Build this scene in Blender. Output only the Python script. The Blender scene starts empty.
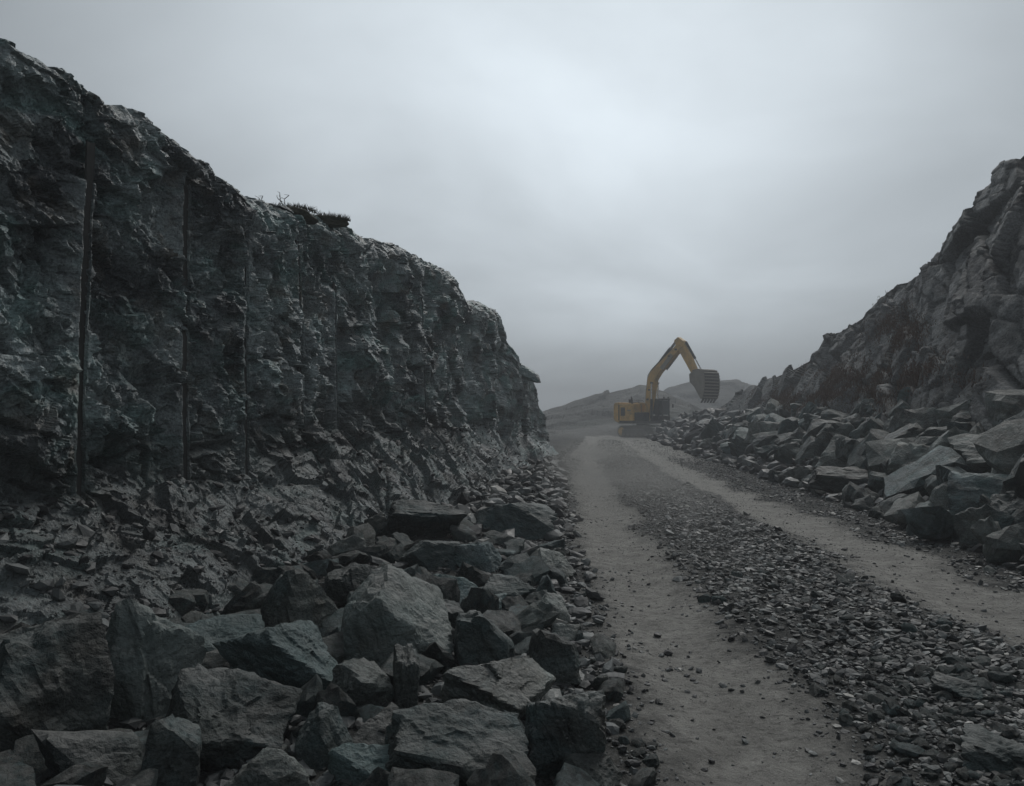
import bpy, bmesh, math, random
import numpy as np
from mathutils import Vector, Matrix

# ------------------------------------------------------------------ camera, sky, sun, exposure
sc = bpy.context.scene
col = sc.collection
R = math.radians
FPX = 800.0                      # focal length in pixels at 1024 wide
CAM = np.array([0.0, 0.0, 1.6])
cam_d = bpy.data.cameras.new('camera'); cam = bpy.data.objects.new('camera', cam_d); col.objects.link(cam)
cam_d.sensor_width = 36.0; cam_d.lens = 36.0 * FPX / 1024.0
cam_d.clip_start = 0.05; cam_d.clip_end = 3000.0
cam.location = CAM
cam.rotation_euler = (R(90 + 2.22), 0, R(2.43))
sc.camera = cam

world = bpy.data.worlds.new('World'); sc.world = world; world.use_nodes = True
SUN_EL, SUN_AZ = 46.0, 24.0      # azimuth from +Y towards +X
def build_world():
    nt = world.node_tree; N = nt.nodes; L = nt.links; N.clear()
    out = N.new('ShaderNodeOutputWorld'); bg = N.new('ShaderNodeBackground')
    sky = N.new('ShaderNodeTexSky'); sky.sky_type = 'NISHITA'; sky.sun_disc = False
    sky.sun_elevation = R(SUN_EL); sky.sun_rotation = R(SUN_AZ); sky.dust_density = 1.0; sky.air_density = 1.0
    tc = N.new('ShaderNodeTexCoord')
    sep = N.new('ShaderNodeSeparateXYZ'); L.new(tc.outputs['Generated'], sep.inputs[0])
    # overcast luminance (1 + 2 sin e) / 3
    mx = N.new('ShaderNodeMath'); mx.operation = 'MAXIMUM'; mx.inputs[1].default_value = 0.0; L.new(sep.outputs['Z'], mx.inputs[0])
    ma = N.new('ShaderNodeValToRGB'); L.new(mx.outputs[0], ma.inputs[0]); ma.color_ramp.interpolation = 'B_SPLINE'
    e = ma.color_ramp.elements; e[0].position = 0.0; e[0].color = (0.62, 0.62, 0.62, 1); e[1].position = 1.0; e[1].color = (1, 1, 1, 1)
    for p_, v_ in ((0.10, 0.84), (0.20, 1.0)):
        x_ = e.new(p_); x_.color = (v_, v_, v_, 1)
    # the sun behind the cloud: a broad bright patch round its direction
    dt = N.new('ShaderNodeVectorMath'); dt.operation = 'DOT_PRODUCT'; L.new(tc.outputs['Generated'], dt.inputs[0])
    GE, GA = 20.5, 3.0      # the thinnest cloud lies straight up the road
    dt.inputs[1].default_value = (math.sin(R(GA)) * math.cos(R(GE)), math.cos(R(GA)) * math.cos(R(GE)), math.sin(R(GE)))
    om = N.new('ShaderNodeMath'); om.operation = 'MULTIPLY_ADD'; om.inputs[1].default_value = 8.0; om.inputs[2].default_value = -8.0; L.new(dt.outputs['Value'], om.inputs[0])
    ex = N.new('ShaderNodeMath'); ex.operation = 'EXPONENT'; L.new(om.outputs[0], ex.inputs[0])
    gl = N.new('ShaderNodeMath'); gl.operation = 'MULTIPLY_ADD'; gl.inputs[1].default_value = 0.69; gl.inputs[2].default_value = 0.21; L.new(ex.outputs[0], gl.inputs[0])
    mg = N.new('ShaderNodeMath'); mg.operation = 'MULTIPLY'; L.new(gl.outputs[0], mg.inputs[0]); L.new(ma.outputs[0], mg.inputs[1]); ma = mg
    # cloud layer seen from below: project the direction on a plane
    addz = N.new('ShaderNodeMath'); addz.operation = 'ADD'; addz.inputs[1].default_value = 0.22; L.new(mx.outputs[0], addz.inputs[0])
    dx = N.new('ShaderNodeMath'); dx.operation = 'DIVIDE'; L.new(sep.outputs['X'], dx.inputs[0]); L.new(addz.outputs[0], dx.inputs[1])
    dy = N.new('ShaderNodeMath'); dy.operation = 'DIVIDE'; L.new(sep.outputs['Y'], dy.inputs[0]); L.new(addz.outputs[0], dy.inputs[1])
    cmb = N.new('ShaderNodeCombineXYZ'); L.new(dx.outputs[0], cmb.inputs[0]); L.new(dy.outputs[0], cmb.inputs[1]); cmb.inputs[2].default_value = 3.7
    nz = N.new('ShaderNodeTexNoise'); nz.inputs['Scale'].default_value = 1.1; nz.inputs['Detail'].default_value = 6.0
    nz.inputs['Roughness'].default_value = 0.48; nz.inputs['Distortion'].default_value = 0.35
    L.new(cmb.outputs[0], nz.inputs['Vector'])
    rmp = N.new('ShaderNodeMapRange'); rmp.inputs['From Min'].default_value = 0.3; rmp.inputs['From Max'].default_value = 0.7
    rmp.inputs['To Min'].default_value = 0.80; rmp.inputs['To Max'].default_value = 1.16
    L.new(nz.outputs['Fac'], rmp.inputs['Value'])
    lum = N.new('ShaderNodeMath'); lum.operation = 'MULTIPLY'; L.new(ma.outputs[0], lum.inputs[0]); L.new(rmp.outputs[0], lum.inputs[1])
    ccol = N.new('ShaderNodeVectorMath'); ccol.operation = 'SCALE'; ccol.inputs[0].default_value = (6.12, 6.76, 7.25)
    L.new(lum.outputs[0], ccol.inputs['Scale'])
    mix = N.new('ShaderNodeMix'); mix.data_type = 'RGBA'; mix.inputs['Factor'].default_value = 0.985
    L.new(sky.outputs[0], mix.inputs[6]); L.new(ccol.outputs[0], mix.inputs[7])
    L.new(mix.outputs[2], bg.inputs['Color']); bg.inputs['Strength'].default_value = 0.15
    L.new(bg.outputs[0], out.inputs[0])
build_world()

sun_d = bpy.data.lights.new('sun', 'SUN'); sun_d.energy = 1.35; sun_d.angle = R(28); sun_d.color = (1.0, 0.97, 0.93)
sun = bpy.data.objects.new('sun', sun_d); col.objects.link(sun)
_sd = Vector((math.sin(R(SUN_AZ)) * math.cos(R(SUN_EL)), math.cos(R(SUN_AZ)) * math.cos(R(SUN_EL)), math.sin(R(SUN_EL))))
sun.rotation_euler = _sd.to_track_quat('Z', 'Y').to_euler(); sun.location = _sd * 100

vs = sc.view_settings
vs.view_transform = 'Standard'; vs.look = 'None'; vs.gamma = 1.0; vs.use_curve_mapping = False
vs.exposure = 0.0
sc.render.engine = 'CYCLES'
sc.cycles.volume_step_rate = 2.0
sc.cycles.volume_max_steps = 48
sc.cycles.max_bounces = 4; sc.cycles.diffuse_bounces = 2; sc.cycles.glossy_bounces = 2; sc.cycles.transmission_bounces = 3; sc.cycles.volume_bounces = 0
sc.cycles.caustics_reflective = False; sc.cycles.caustics_refractive = False

# ------------------------------------------------------------------ numpy noise
RNG = np.random.default_rng(11)
random.seed(5)
def _h(a, b, c, seed):
    M = np.uint32
    with np.errstate(over='ignore'):
        h = a.astype(np.int64).astype(M) * M(374761393) + b.astype(np.int64).astype(M) * M(668265263) + c.astype(np.int64).astype(M) * M(2147483647 - 58) + M(seed * 7919 + 13)
        h = (h ^ (h >> M(13))) * M(1274126177)
        h = (h ^ (h >> M(16))) * M(2246822519)
        h = h ^ (h >> M(15))
    return h.astype(np.float64) / 4294967295.0
def vnoise(x, y, z, seed=0):
    x0 = np.floor(x); y0 = np.floor(y); z0 = np.floor(z)
    fx = x - x0; fy = y - y0; fz = z - z0
    u = fx * fx * fx * (fx * (fx * 6 - 15) + 10); v = fy * fy * fy * (fy * (fy * 6 - 15) + 10); w = fz * fz * fz * (fz * (fz * 6 - 15) + 10)
    r = 0
    for i in (0, 1):
        wx = u if i else 1 - u
        for j in (0, 1):
            wy = v if j else 1 - v
            for k in (0, 1):
                wz = w if k else 1 - w
                r = r + wx * wy * wz * _h(x0 + i, y0 + j, z0 + k, seed)
    return r * 2 - 1
def fbm(x, y, z, octv=4, seed=0, gain=0.5, lac=2.03):
    a = 1.0; s = 0.0; t = 0.0
    for o in range(octv):
        s = s + a * vnoise(x, y, z, seed + o * 17); t += a
        x = x * lac + 3.1; y = y * lac + 1.7; z = z * lac + 5.3; a *= gain
    return s / t
def ridged(x, y, z, octv=4, seed=0):
    a = 1.0; s = 0.0; t = 0.0
    for o in range(octv):
        s = s + a * (1 - np.abs(vnoise(x, y, z, seed + o * 17))); t += a
        x = x * 2.1 + 3.1; y = y * 2.1 + 1.7; z = z * 2.1 + 5.3; a *= 0.5
    return s / t
def worley2(x, y, seed=0, jit=0.9):
    """nearest and second distance, offset to the nearest seed, its cell numbers"""
    x0 = np.floor(x); y0 = np.floor(y); z = np.zeros_like(x0)
    f1 = np.full(x.shape, 9.0); f2 = np.full(x.shape, 9.0)
    bx = np.zeros_like(x); by = np.zeros_like(x); cx = np.zeros_like(x); cy = np.zeros_like(x)
    for i in (-1, 0, 1):
        for j in (-1, 0, 1):
            ax = x0 + i; ay = y0 + j
            sx = ax + 0.5 + jit * (_h(ax, ay, z, seed) - 0.5); sy = ay + 0.5 + jit * (_h(ax, ay, z + 1, seed) - 0.5)
            dx = x - sx; dy = y - sy; d = np.sqrt(dx * dx + dy * dy)
            n = d < f1
            f2 = np.where(n, f1, np.minimum(f2, d)); f1 = np.where(n, d, f1)
            bx = np.where(n, dx, bx); by = np.where(n, dy, by); cx = np.where(n, ax, cx); cy = np.where(n, ay, cy)
    return f1, f2, bx, by, cx, cy
def facets(x, y, seed, tilt=1.0, jit=0.9):
    """broken plates: each cell a plane of its own height and tilt"""
    f1, f2, bx, by, cx, cy = worley2(x, y, seed, jit)
    z = np.zeros_like(cx)
    h = _h(cx, cy, z + 2, seed) * 2 - 1
    gx = _h(cx, cy, z + 3, seed) * 2 - 1; gy = _h(cx, cy, z + 4, seed) * 2 - 1
    return h + tilt * (gx * bx + gy * by), f2 - f1
def sstep(a, b, x):
    t = np.clip((x - a) / (b - a), 0, 1); return t * t * (3 - 2 * t)

# ------------------------------------------------------------------ picture ray -> place
_Rm = np.array(cam.rotation_euler.to_matrix())
def ray(px, py):
    v = _Rm @ np.array([(px - 512.0) / FPX, -(py - 393.0) / FPX, -1.0]); return v / v[1]
def at(px, py, d):
    return CAM + ray(px, py) * d
_Ri = _Rm.T
def project(P):
    q = (np.asarray(P) - CAM) @ _Rm
    return 512 + FPX * q[..., 0] / -q[..., 2], 393 - FPX * q[..., 1] / -q[..., 2], -q[..., 2]

# ------------------------------------------------------------------ lie of the land
def cliff_x(y): return -4.5 + 0.1175 * np.clip(y, -8, 40)
_ey = [-20, 3, 7, 12, 23, 40, 50, 70, 120]; _ex = [0.25, 0.25, 0.3, 0.35, 0.6, 1.2, 2.0, 3.4, 6.0]
def edge_left(y): return np.interp(y, _ey, _ex)
_ty = [-20, 5, 9.4, 17, 28, 49, 70, 120]; _tx = [5.2, 5.3, 5.6, 6.4, 7.2, 8.0, 9.0, 13.0]
def toe_right(y): return np.interp(y, _ty, _tx)
_ly = [-20, 3.5, 7.3, 14, 23, 41, 60, 120]; _lx = [0.97, 0.97, 0.92, 1.0, 1.3, 2.1, 3.6, 7.5]
def track_l(y): return np.interp(y, _ly, _lx)
_ry = [-20, 5, 7.3, 10.6, 15, 31, 60, 120]; _rx = [3.95, 3.95, 3.95, 4.05, 4.15, 4.7, 6.0, 9.8]
def track_r(y): return np.interp(y, _ry, _rx)
def track_mask(x, y):
    w = 0.42 * fbm(x * 1.3, y * 0.8, x * 0, 4, 5, 0.6)
    a = np.abs(x - track_l(y) + w * 0.75); b = np.abs(x - track_r(y) + w)
    m = np.maximum(1 - sstep(0.15, 0.85, a), 1 - sstep(0.18, 0.92, b))
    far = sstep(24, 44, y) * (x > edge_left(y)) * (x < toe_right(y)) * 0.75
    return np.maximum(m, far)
def toe_T(y): return np.interp(y, [-9, 3, 6, 9, 17, 30, 40], [1.05, 1.05, 1.05, 1.0, 0.95, 0.6, 0.3])
def land(x, y, fine=True):
    x = np.asarray(x, float); y = np.asarray(y, float)
    xe = edge_left(y); xc = cliff_x(y); L = np.maximum(xe - xc, 0.8)
    a = np.clip((xe - x) / L, 0, 1.4); a = np.minimum(a, np.clip((xe - xc - toe_T(y)) / L + 0.03, 0.05, 1))
    hl = np.minimum(0.20, L * 0.12) * a ** 0.9
    hl = hl * (1 - sstep(38, 46, y))
    b = np.clip((x - toe_right(y)) / 3.6, 0, 1.0)
    hr = 1.75 * b ** 0.85
    road = -0.06 * np.exp(-((x - track_l(y)) / 0.42) ** 2) - 0.06 * np.exp(-((x - track_r(y)) / 0.5) ** 2)
    mid = 0.5 * (track_l(y) + track_r(y))
    road = road + 0.06 * np.exp(-((x - mid) / 0.8) ** 2)
    z = hl + hr + road + 0.36 * sstep(30, 68, y)
    if fine:
        z = z + 0.035 * fbm(x * 0.9, y * 0.9, x * 0, 3, 3) + 0.16 * fbm(x * 1.1, y * 1.1, x * 0 + 4, 3, 8) * np.clip(a * 3 + b * 2, 0, 1)
        z = z + 0.010 * fbm(x * 9, y * 9, x * 0, 3, 31)
    return z
def land1(x, y): return float(land(np.array([x]), np.array([y]))[0])
def on_land(px, py, lift=0.0, dmax=90):
    """where the sight line through a picture point meets the ground"""
    r = ray(px, py); ds = np.geomspace(1.6, dmax, 900)
    P = CAM[None] + r[None] * ds[:, None]
    k = np.argmax(P[:, 2] - lift < land(P[:, 0], P[:, 1], False))
    return P[k], ds[k]

# ------------------------------------------------------------------ object helpers
def tag(o, label=None, cat=None, group=None, kind=None):
    if label: o['label'] = label
    if cat: o['category'] = cat
    if group: o['group'] = group
    if kind: o['kind'] = kind
    return o
def link(name, me, mat=None, parent=None):
    o = bpy.data.objects.new(name, me); col.objects.link(o)
    if mat is not None and not me.materials: me.materials.append(mat)
    if parent is not None: o.parent = parent
    return o
def mesh_np(name, V, F, smooth=False):
    """V (n,3), F (m,k) with k 3 or 4"""
    V = np.ascontiguousarray(V, dtype=np.float32); F = np.ascontiguousarray(F, dtype=np.int32)
    me = bpy.data.meshes.new(name); k = F.shape[1]
    me.vertices.add(len(V)); me.vertices.foreach_set('co', V.ravel())
    me.loops.add(F.size); me.loops.foreach_set('vertex_index', F.ravel())
    me.polygons.add(len(F)); me.polygons.foreach_set('loop_start', np.arange(0, F.size, k, dtype=np.int32))
    me.polygons.foreach_set('loop_total', np.full(len(F), k, dtype=np.int32))
    me.polygons.foreach_set('use_smooth', np.full(len(F), smooth, dtype=bool))
    me.update(calc_edges=True); me.validate()
    return me
def grid_faces(nu, nv):
    i = np.arange(nu - 1)[:, None]; j = np.arange(nv - 1)[None]
    a = i * nv + j
    return np.stack([a, a + nv, a + nv + 1, a + 1], -1).reshape(-1, 4)

# ------------------------------------------------------------------ materials
class NT:
    def __init__(self, name):
        self.m = bpy.data.materials.new(name); self.m.use_nodes = True
        self.t = self.m.node_tree; self.N = self.t.nodes; self.L = self.t.links
        self.b = self.N['Principled BSDF']; self.tc = self.N.new('ShaderNodeTexCoord')
        self.co = self.tc.outputs['Object']
    def set(self, sock, v):
        if hasattr(v, 'links') or hasattr(v, 'is_output'): self.L.new(v, sock)
        else: sock.default_value = v
    def noise(self, scale, detail=4, rough=0.5, dist=0.0, vec=None):
        n = self.N.new('ShaderNodeTexNoise'); self.L.new(vec or self.co, n.inputs['Vector'])
        n.inputs['Scale'].default_value = scale; n.inputs['Detail'].default_value = detail
        n.inputs['Roughness'].default_value = rough; n.inputs['Distortion'].default_value = dist
        return n.outputs['Fac']
    def voro(self, scale, feature='F1', out='Distance', vec=None):
        n = self.N.new('ShaderNodeTexVoronoi'); n.feature = feature; self.L.new(vec or self.co, n.inputs['Vector'])
        n.inputs['Scale'].default_value = scale; return n.outputs[out]
    def rng(self, v, a, b, c=0.0, d=1.0):
        n = self.N.new('ShaderNodeMapRange'); self.L.new(v, n.inputs['Value'])
        for k, x in zip(('From Min', 'From Max', 'To Min', 'To Max'), (a, b, c, d)): n.inputs[k].default_value = x
        return n.outputs[0]
    def mix(self, f, a, b, mode='MIX'):
        n = self.N.new('ShaderNodeMix'); n.data_type = 'RGBA'; n.blend_type = mode
        self.set(n.inputs['Factor'], f); self.set(n.inputs[6], a); self.set(n.inputs[7], b); return n.outputs[2]
    def math(self, op, a, b=0.0):
        n = self.N.new('ShaderNodeMath'); n.operation = op; self.set(n.inputs[0], a); self.set(n.inputs[1], b); return n.outputs[0]
    def vmap(self, rot=(0, 0, 0), scl=(1, 1, 1), vec=None):
        n = self.N.new('ShaderNodeMapping'); self.L.new(vec or self.co, n.inputs['Vector'])
        n.inputs['Rotation'].default_value = rot; n.inputs['Scale'].default_value = scl; return n.outputs[0]
    def bump(self, h, dist, strength=1.0, prev=None):
        n = self.N.new('ShaderNodeBump'); self.L.new(h, n.inputs['Height']); n.inputs['Distance'].default_value = dist
        n.inputs['Strength'].default_value = strength
        if prev: self.L.new(prev, n.inputs['Normal'])
        return n.outputs[0]
    def fin(self, color, rough, normal=None, metal=0.0, spec=0.5):
        self.set(self.b.inputs['Base Color'], color); self.set(self.b.inputs['Roughness'], rough)
        self.set(self.b.inputs['Metallic'], metal); self.b.inputs['Specular IOR Level'].default_value = spec
        if normal: self.L.new(normal, self.b.inputs['Normal'])
        return self.m
def c4(r, g, b): return (r, g, b, 1.0)

def rock_mat(name, dark, light, tint, stain, vary=0.0, rough=(0.38, 0.72), bump=0.012, scale=1.0, dust_toplight=0.0, spec=0.5, toe_shade=None):
    n = NT(name)
    if vary:
        oi = n.N.new('ShaderNodeObjectInfo')
        ad = n.N.new('ShaderNodeVectorMath'); ad.operation = 'ADD'; n.L.new(n.tc.outputs['Object'], ad.inputs[0])
        sc3 = n.N.new('ShaderNodeVectorMath'); sc3.operation = 'SCALE'; sc3.inputs[0].default_value = (37.0, 19.0, 53.0)
        n.L.new(oi.outputs['Random'], sc3.inputs['Scale']); n.L.new(sc3.outputs[0], ad.inputs[1]); n.co = ad.outputs[0]
    big = n.rng(n.noise(1.1 * scale, 5, 0.55, 0.6), 0.36, 0.66)
    dk = tuple(x * 0.6 for x in dark[:3]) + (1.0,); lt = tuple(x * 1.3 for x in light[:3]) + (1.0,)
    c = n.mix(big, dk, lt)
    tn = n.rng(n.noise(0.8 * scale, 4, 0.6, 1.0, n.vmap((0.3, 0.5, 0.2), (1, 1, 2.2))), 0.48, 0.68)
    c = n.mix(n.math('MULTIPLY', tn, 0.75), c, tint)
    st = n.rng(n.noise(2.3 * scale, 6, 0.6, 0.4), 0.54, 0.72)
    c = n.mix(n.math('MULTIPLY', st, 0.65), c, stain)
    gr = n.noise(42 * scale, 4, 0.65)
    c = n.mix(0.75, c, n.mix(n.rng(gr, 0.3, 0.72), c4(0.35, 0.35, 0.35), c4(1.75, 1.75, 1.75)), 'MULTIPLY')
    sp = n.rng(n.noise(95 * scale, 2, 0.6), 0.70, 0.78)
    c = n.mix(n.math('MULTIPLY', sp, 0.45), c, c4(0.2, 0.205, 0.2))
    if vary:
        fr_ = n.rng(n.noise(0.9 * scale, 3, 0.45, 0.8), 0.60, 0.66)
        c = n.mix(n.math('MULTIPLY', fr_, 0.55), c, n.mix(1.0, c, c4(2.1, 2.1, 2.1), 'MULTIPLY'))
        br = n.rng(oi.outputs['Random'], 0, 1, 1 - vary, 1 + vary)
        cm = n.N.new('ShaderNodeCombineColor'); n.L.new(br, cm.inputs[0]); n.L.new(br, cm.inputs[1]); n.L.new(br, cm.inputs[2])
        c = n.mix(1.0, c, cm.outputs[0], 'MULTIPLY')
        w2 = n.N.new('ShaderNodeTexWhiteNoise'); w2.noise_dimensions = '1D'; n.L.new(oi.outputs['Random'], w2.inputs['W'])
        c = n.mix(n.rng(w2.outputs['Value'], 0.45, 1.0, 0.0, 0.55), c, tint)
    if dust_toplight:  # patchy pale dust on upward faces, also painting the tops as brighter lit
        geo = n.N.new('ShaderNodeNewGeometry'); sp3 = n.N.new('ShaderNodeSeparateXYZ'); n.L.new(geo.outputs['Normal'], sp3.inputs[0])
        up = n.rng(sp3.outputs['Z'], 0.45, 0.95)
        dn = n.rng(n.noise(3.0, 4, 0.6), 0.38, 0.62)
        c = n.mix(n.math('MULTIPLY', n.math('MULTIPLY', up, dn), dust_toplight), c, c4(0.26, 0.26, 0.25))
    if toe_shade:  # darker grey over the cliff toe: shade put into the rock colour
        sa = n.N.new('ShaderNodeAttribute'); sa.attribute_name = 'toe_shade'
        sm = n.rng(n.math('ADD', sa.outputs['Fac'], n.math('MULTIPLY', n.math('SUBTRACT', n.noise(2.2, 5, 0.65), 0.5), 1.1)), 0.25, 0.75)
        c = n.mix(n.math('MULTIPLY', sm, 0.6), c, n.mix(n.rng(n.noise(13, 5, 0.65), 0.35, 0.65), toe_shade, tuple(x * 2.0 for x in toe_shade[:3]) + (1.0,)))
    ro = n.rng(n.noise(3.1 * scale, 4, 0.6), 0.3, 0.7, rough[0], rough[1])
    h1 = n.noise(9 * scale, 8, 0.62, 0.3)
    fl = n.noise(7 * scale, 6, 0.6, 0.5, n.vmap((0.4, 0.9, 0.3), (1, 1, 1.8)))
    nb = n.bump(h1, bump * 6.0, 0.9)
    nb = n.bump(fl, bump * 4.5, 0.8, nb)
    nb = n.bump(gr, bump * 0.8, 0.75, nb)
    return n.fin(c, ro, nb, spec=spec)

M = {}
M['cliff'] = rock_mat('cliff_rock', c4(0.130, 0.150, 0.162), c4(0.319, 0.365, 0.373), c4(0.242, 0.388, 0.380), c4(0.216, 0.178, 0.139), rough=(0.27, 0.6), bump=0.014, scale=1.0, spec=0.36, toe_shade=c4(0.038, 0.039, 0.037))
M['boulder'] = rock_mat('boulder_rock', c4(0.036, 0.042, 0.042), c4(0.086, 0.098, 0.093), c4(0.074, 0.114, 0.119), c4(0.063, 0.056, 0.045), vary=0.35, rough=(0.42, 0.75), bump=0.007, scale=1.7, dust_toplight=0.6, spec=0.22)
M['boulder_blue'] = rock_mat('boulder_blue_rock', c4(0.073, 0.097, 0.100), c4(0.140, 0.176, 0.181), c4(0.108, 0.170, 0.170), c4(0.082, 0.077, 0.068), vary=0.12, rough=(0.42, 0.72), bump=0.007, scale=1.7, dust_toplight=0.3, spec=0.22)
M['boulder_pale'] = rock_mat('boulder_pale_rock', c4(0.240, 0.235, 0.215), c4(0.360, 0.350, 0.320), c4(0.280, 0.280, 0.260), c4(0.170, 0.150, 0.120), vary=0.1, rough=(0.55, 0.8), bump=0.003, scale=3.0)
M['boulder_dusty'] = rock_mat('boulder_dusty_rock', c4(0.094, 0.103, 0.098), c4(0.203, 0.218, 0.208), c4(0.161, 0.200, 0.195), c4(0.122, 0.109, 0.089), vary=0.18, rough=(0.5, 0.8), bump=0.007, scale=1.5, dust_toplight=0.8, spec=0.22)
M['hill'] = rock_mat('hill_rock', c4(0.090, 0.092, 0.094), c4(0.165, 0.170, 0.172), c4(0.125, 0.140, 0.142), c4(0.085, 0.078, 0.070), rough=(0.55, 0.85), bump=0.02, scale=0.5, spec=0.15, dust_toplight=0.35)
M['far'] = rock_mat('far_rock', c4(0.067, 0.070, 0.067), c4(0.125, 0.125, 0.120), c4(0.086, 0.096, 0.086), c4(0.058, 0.053, 0.043), rough=(0.7, 0.9), bump=0.1, scale=0.08, spec=0.1)

def groove_mat():
    n = NT('drill_groove_rock')
    v = n.vmap((0, 0, 0), (1, 1, 0.15))
    c = n.mix(n.rng(n.noise(6, 5, 0.6, 0, v), 0.35, 0.65), c4(0.05, 0.051, 0.049), c4(0.10, 0.099, 0.094))
    nb = n.bump(n.noise(30, 4, 0.6), 0.004, 0.6)
    return n.fin(c, 0.8, nb)
M['groove'] = groove_mat()

def ground_mat():
    n = NT('quarry_road')
    at_ = n.N.new('ShaderNodeAttribute'); at_.attribute_name = 'track'
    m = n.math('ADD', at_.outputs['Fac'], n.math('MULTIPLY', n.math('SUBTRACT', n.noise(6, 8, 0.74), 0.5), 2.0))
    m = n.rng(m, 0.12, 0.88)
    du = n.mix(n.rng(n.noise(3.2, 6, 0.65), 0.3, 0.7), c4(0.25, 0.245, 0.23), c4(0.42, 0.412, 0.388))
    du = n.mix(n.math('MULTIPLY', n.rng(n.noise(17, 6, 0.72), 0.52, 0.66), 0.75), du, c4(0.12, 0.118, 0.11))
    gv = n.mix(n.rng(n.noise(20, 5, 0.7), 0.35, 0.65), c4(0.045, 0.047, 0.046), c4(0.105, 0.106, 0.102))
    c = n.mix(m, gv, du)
    c = n.mix(0.6, c, n.mix(n.rng(n.noise(160, 3, 0.7), 0.3, 0.7), c4(0.6, 0.6, 0.6), c4(1.4, 1.4, 1.4)), 'MULTIPLY')
    nb = n.bump(n.noise(7, 10, 0.72, 0.4), 0.11, 0.9)
    nb = n.bump(n.noise(110, 4, 0.7), 0.006, 0.8, nb)
    return n.fin(c, 0.88, nb, spec=0.15)
M['ground'] = ground_mat()

def stone_mat(name, a, b, c_, d):
    n = NT(name)
    at_ = n.N.new('ShaderNodeAttribute'); at_.attribute_name = 'shade'
    r = n.N.new('ShaderNodeValToRGB'); n.L.new(at_.outputs['Fac'], r.inputs[0])
    e = r.color_ramp.elements; e[0].position = 0.0; e[0].color = a; e[1].position = 1.0; e[1].color = d
    x = e.new(0.4); x.color = b; x = e.new(0.8); x.color = c_
    g = n.mix(0.65, r.outputs[0], n.mix(n.rng(n.noise(60, 4, 0.65), 0.3, 0.7), c4(0.55, 0.55, 0.55), c4(1.5, 1.5, 1.5)), 'MULTIPLY')
    nb = n.bump(n.noise(45, 5, 0.65), 0.006, 0.7)
    return n.fin(g, n.rng(n.noise(8, 3, 0.5), 0.3, 0.7, 0.45, 0.8), nb)
M['gravel'] = stone_mat('gravel_stone', c4(0.028, 0.029, 0.03), c4(0.07, 0.075, 0.076), c4(0.145, 0.16, 0.16), c4(0.36, 0.355, 0.335))

def paint_mat(name, base, grime, amt=0.5, rough=0.5, metal=0.0):
    n = NT(name)
    g = n.rng(n.noise(1.6, 6, 0.62, 0.3), 0.42, 0.68)
    c = n.mix(n.math('MULTIPLY', g, amt), base, grime)
    c = n.mix(n.math('MULTIPLY', n.rng(n.noise(9, 4, 0.6), 0.58, 0.72), amt), c, grime)
    return n.fin(c, n.rng(n.noise(5, 3), 0.3, 0.7, rough - 0.1, rough + 0.2), n.bump(n.noise(12, 3), 0.004, 0.3), metal)
M['yellow'] = paint_mat('machine_yellow', c4(0.66, 0.40, 0.10), c4(0.09, 0.075, 0.055), 0.5)
M['black'] = paint_mat('machine_black', c4(0.014, 0.014, 0.015), c4(0.06, 0.055, 0.045), 0.5, 0.55)
M['steel'] = paint_mat('worn_steel', c4(0.13, 0.125, 0.115), c4(0.07, 0.06, 0.05), 0.7, 0.5, 0.4)
M['wear'] = paint_mat('dusty_steel', c4(0.27, 0.25, 0.215), c4(0.14, 0.12, 0.10), 0.6, 0.6, 0.1)
M['chrome'] = paint_mat('polished_rod', c4(0.6, 0.6, 0.6), c4(0.35, 0.35, 0.35), 0.2, 0.25, 1.0)
M['rubber'] = paint_mat('track_steel', c4(0.03, 0.028, 0.026), c4(0.09, 0.08, 0.07), 0.7, 0.7)
def glass_mat():
    n = NT('cab_glass'); n.b.inputs['Transmission Weight'].default_value = 0.15; n.b.inputs['IOR'].default_value = 1.45
    return n.fin(c4(0.03, 0.045, 0.045), 0.12)
M['glass'] = glass_mat()
def plain(name, c, r=0.8):
    n = NT(name); cc = n.mix(n.rng(n.noise(30, 3), 0.3, 0.7), c4(*[x * 0.6 for x in c]), c4(*[x * 1.3 for x in c])); return n.fin(cc, r)
M['heath'] = plain('dry_heath', (0.115, 0.068, 0.045)); M['turf'] = plain('dark_turf', (0.06, 0.058, 0.04)); M['twig'] = plain('dry_twig', (0.05, 0.04, 0.03))

# ------------------------------------------------------------------ ground sheet
def build_ground():
    xs = np.concatenate([-np.geomspace(330, 7, 36), np.linspace(-5.5, 10.5, 290), np.geomspace(13, 330, 36)])
    ys = np.concatenate([np.linspace(-30, 1.8, 40), np.geomspace(2.0, 60, 300), np.geomspace(62, 330, 50)])
    X, Y = np.meshgrid(xs, ys, indexing='ij'); Z = land(X, Y)
    Z = Z - 0.5 * sstep(12, 40, np.abs(X)) * 2
    V = np.stack([X, Y, Z], -1).reshape(-1, 3)
    me = mesh_np('ground', V, grid_faces(len(xs), len(ys)), True)
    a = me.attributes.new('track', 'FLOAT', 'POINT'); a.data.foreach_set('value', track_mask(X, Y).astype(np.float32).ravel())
    tag(link('ground', me, M['ground']), kind='structure')
build_ground()

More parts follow.
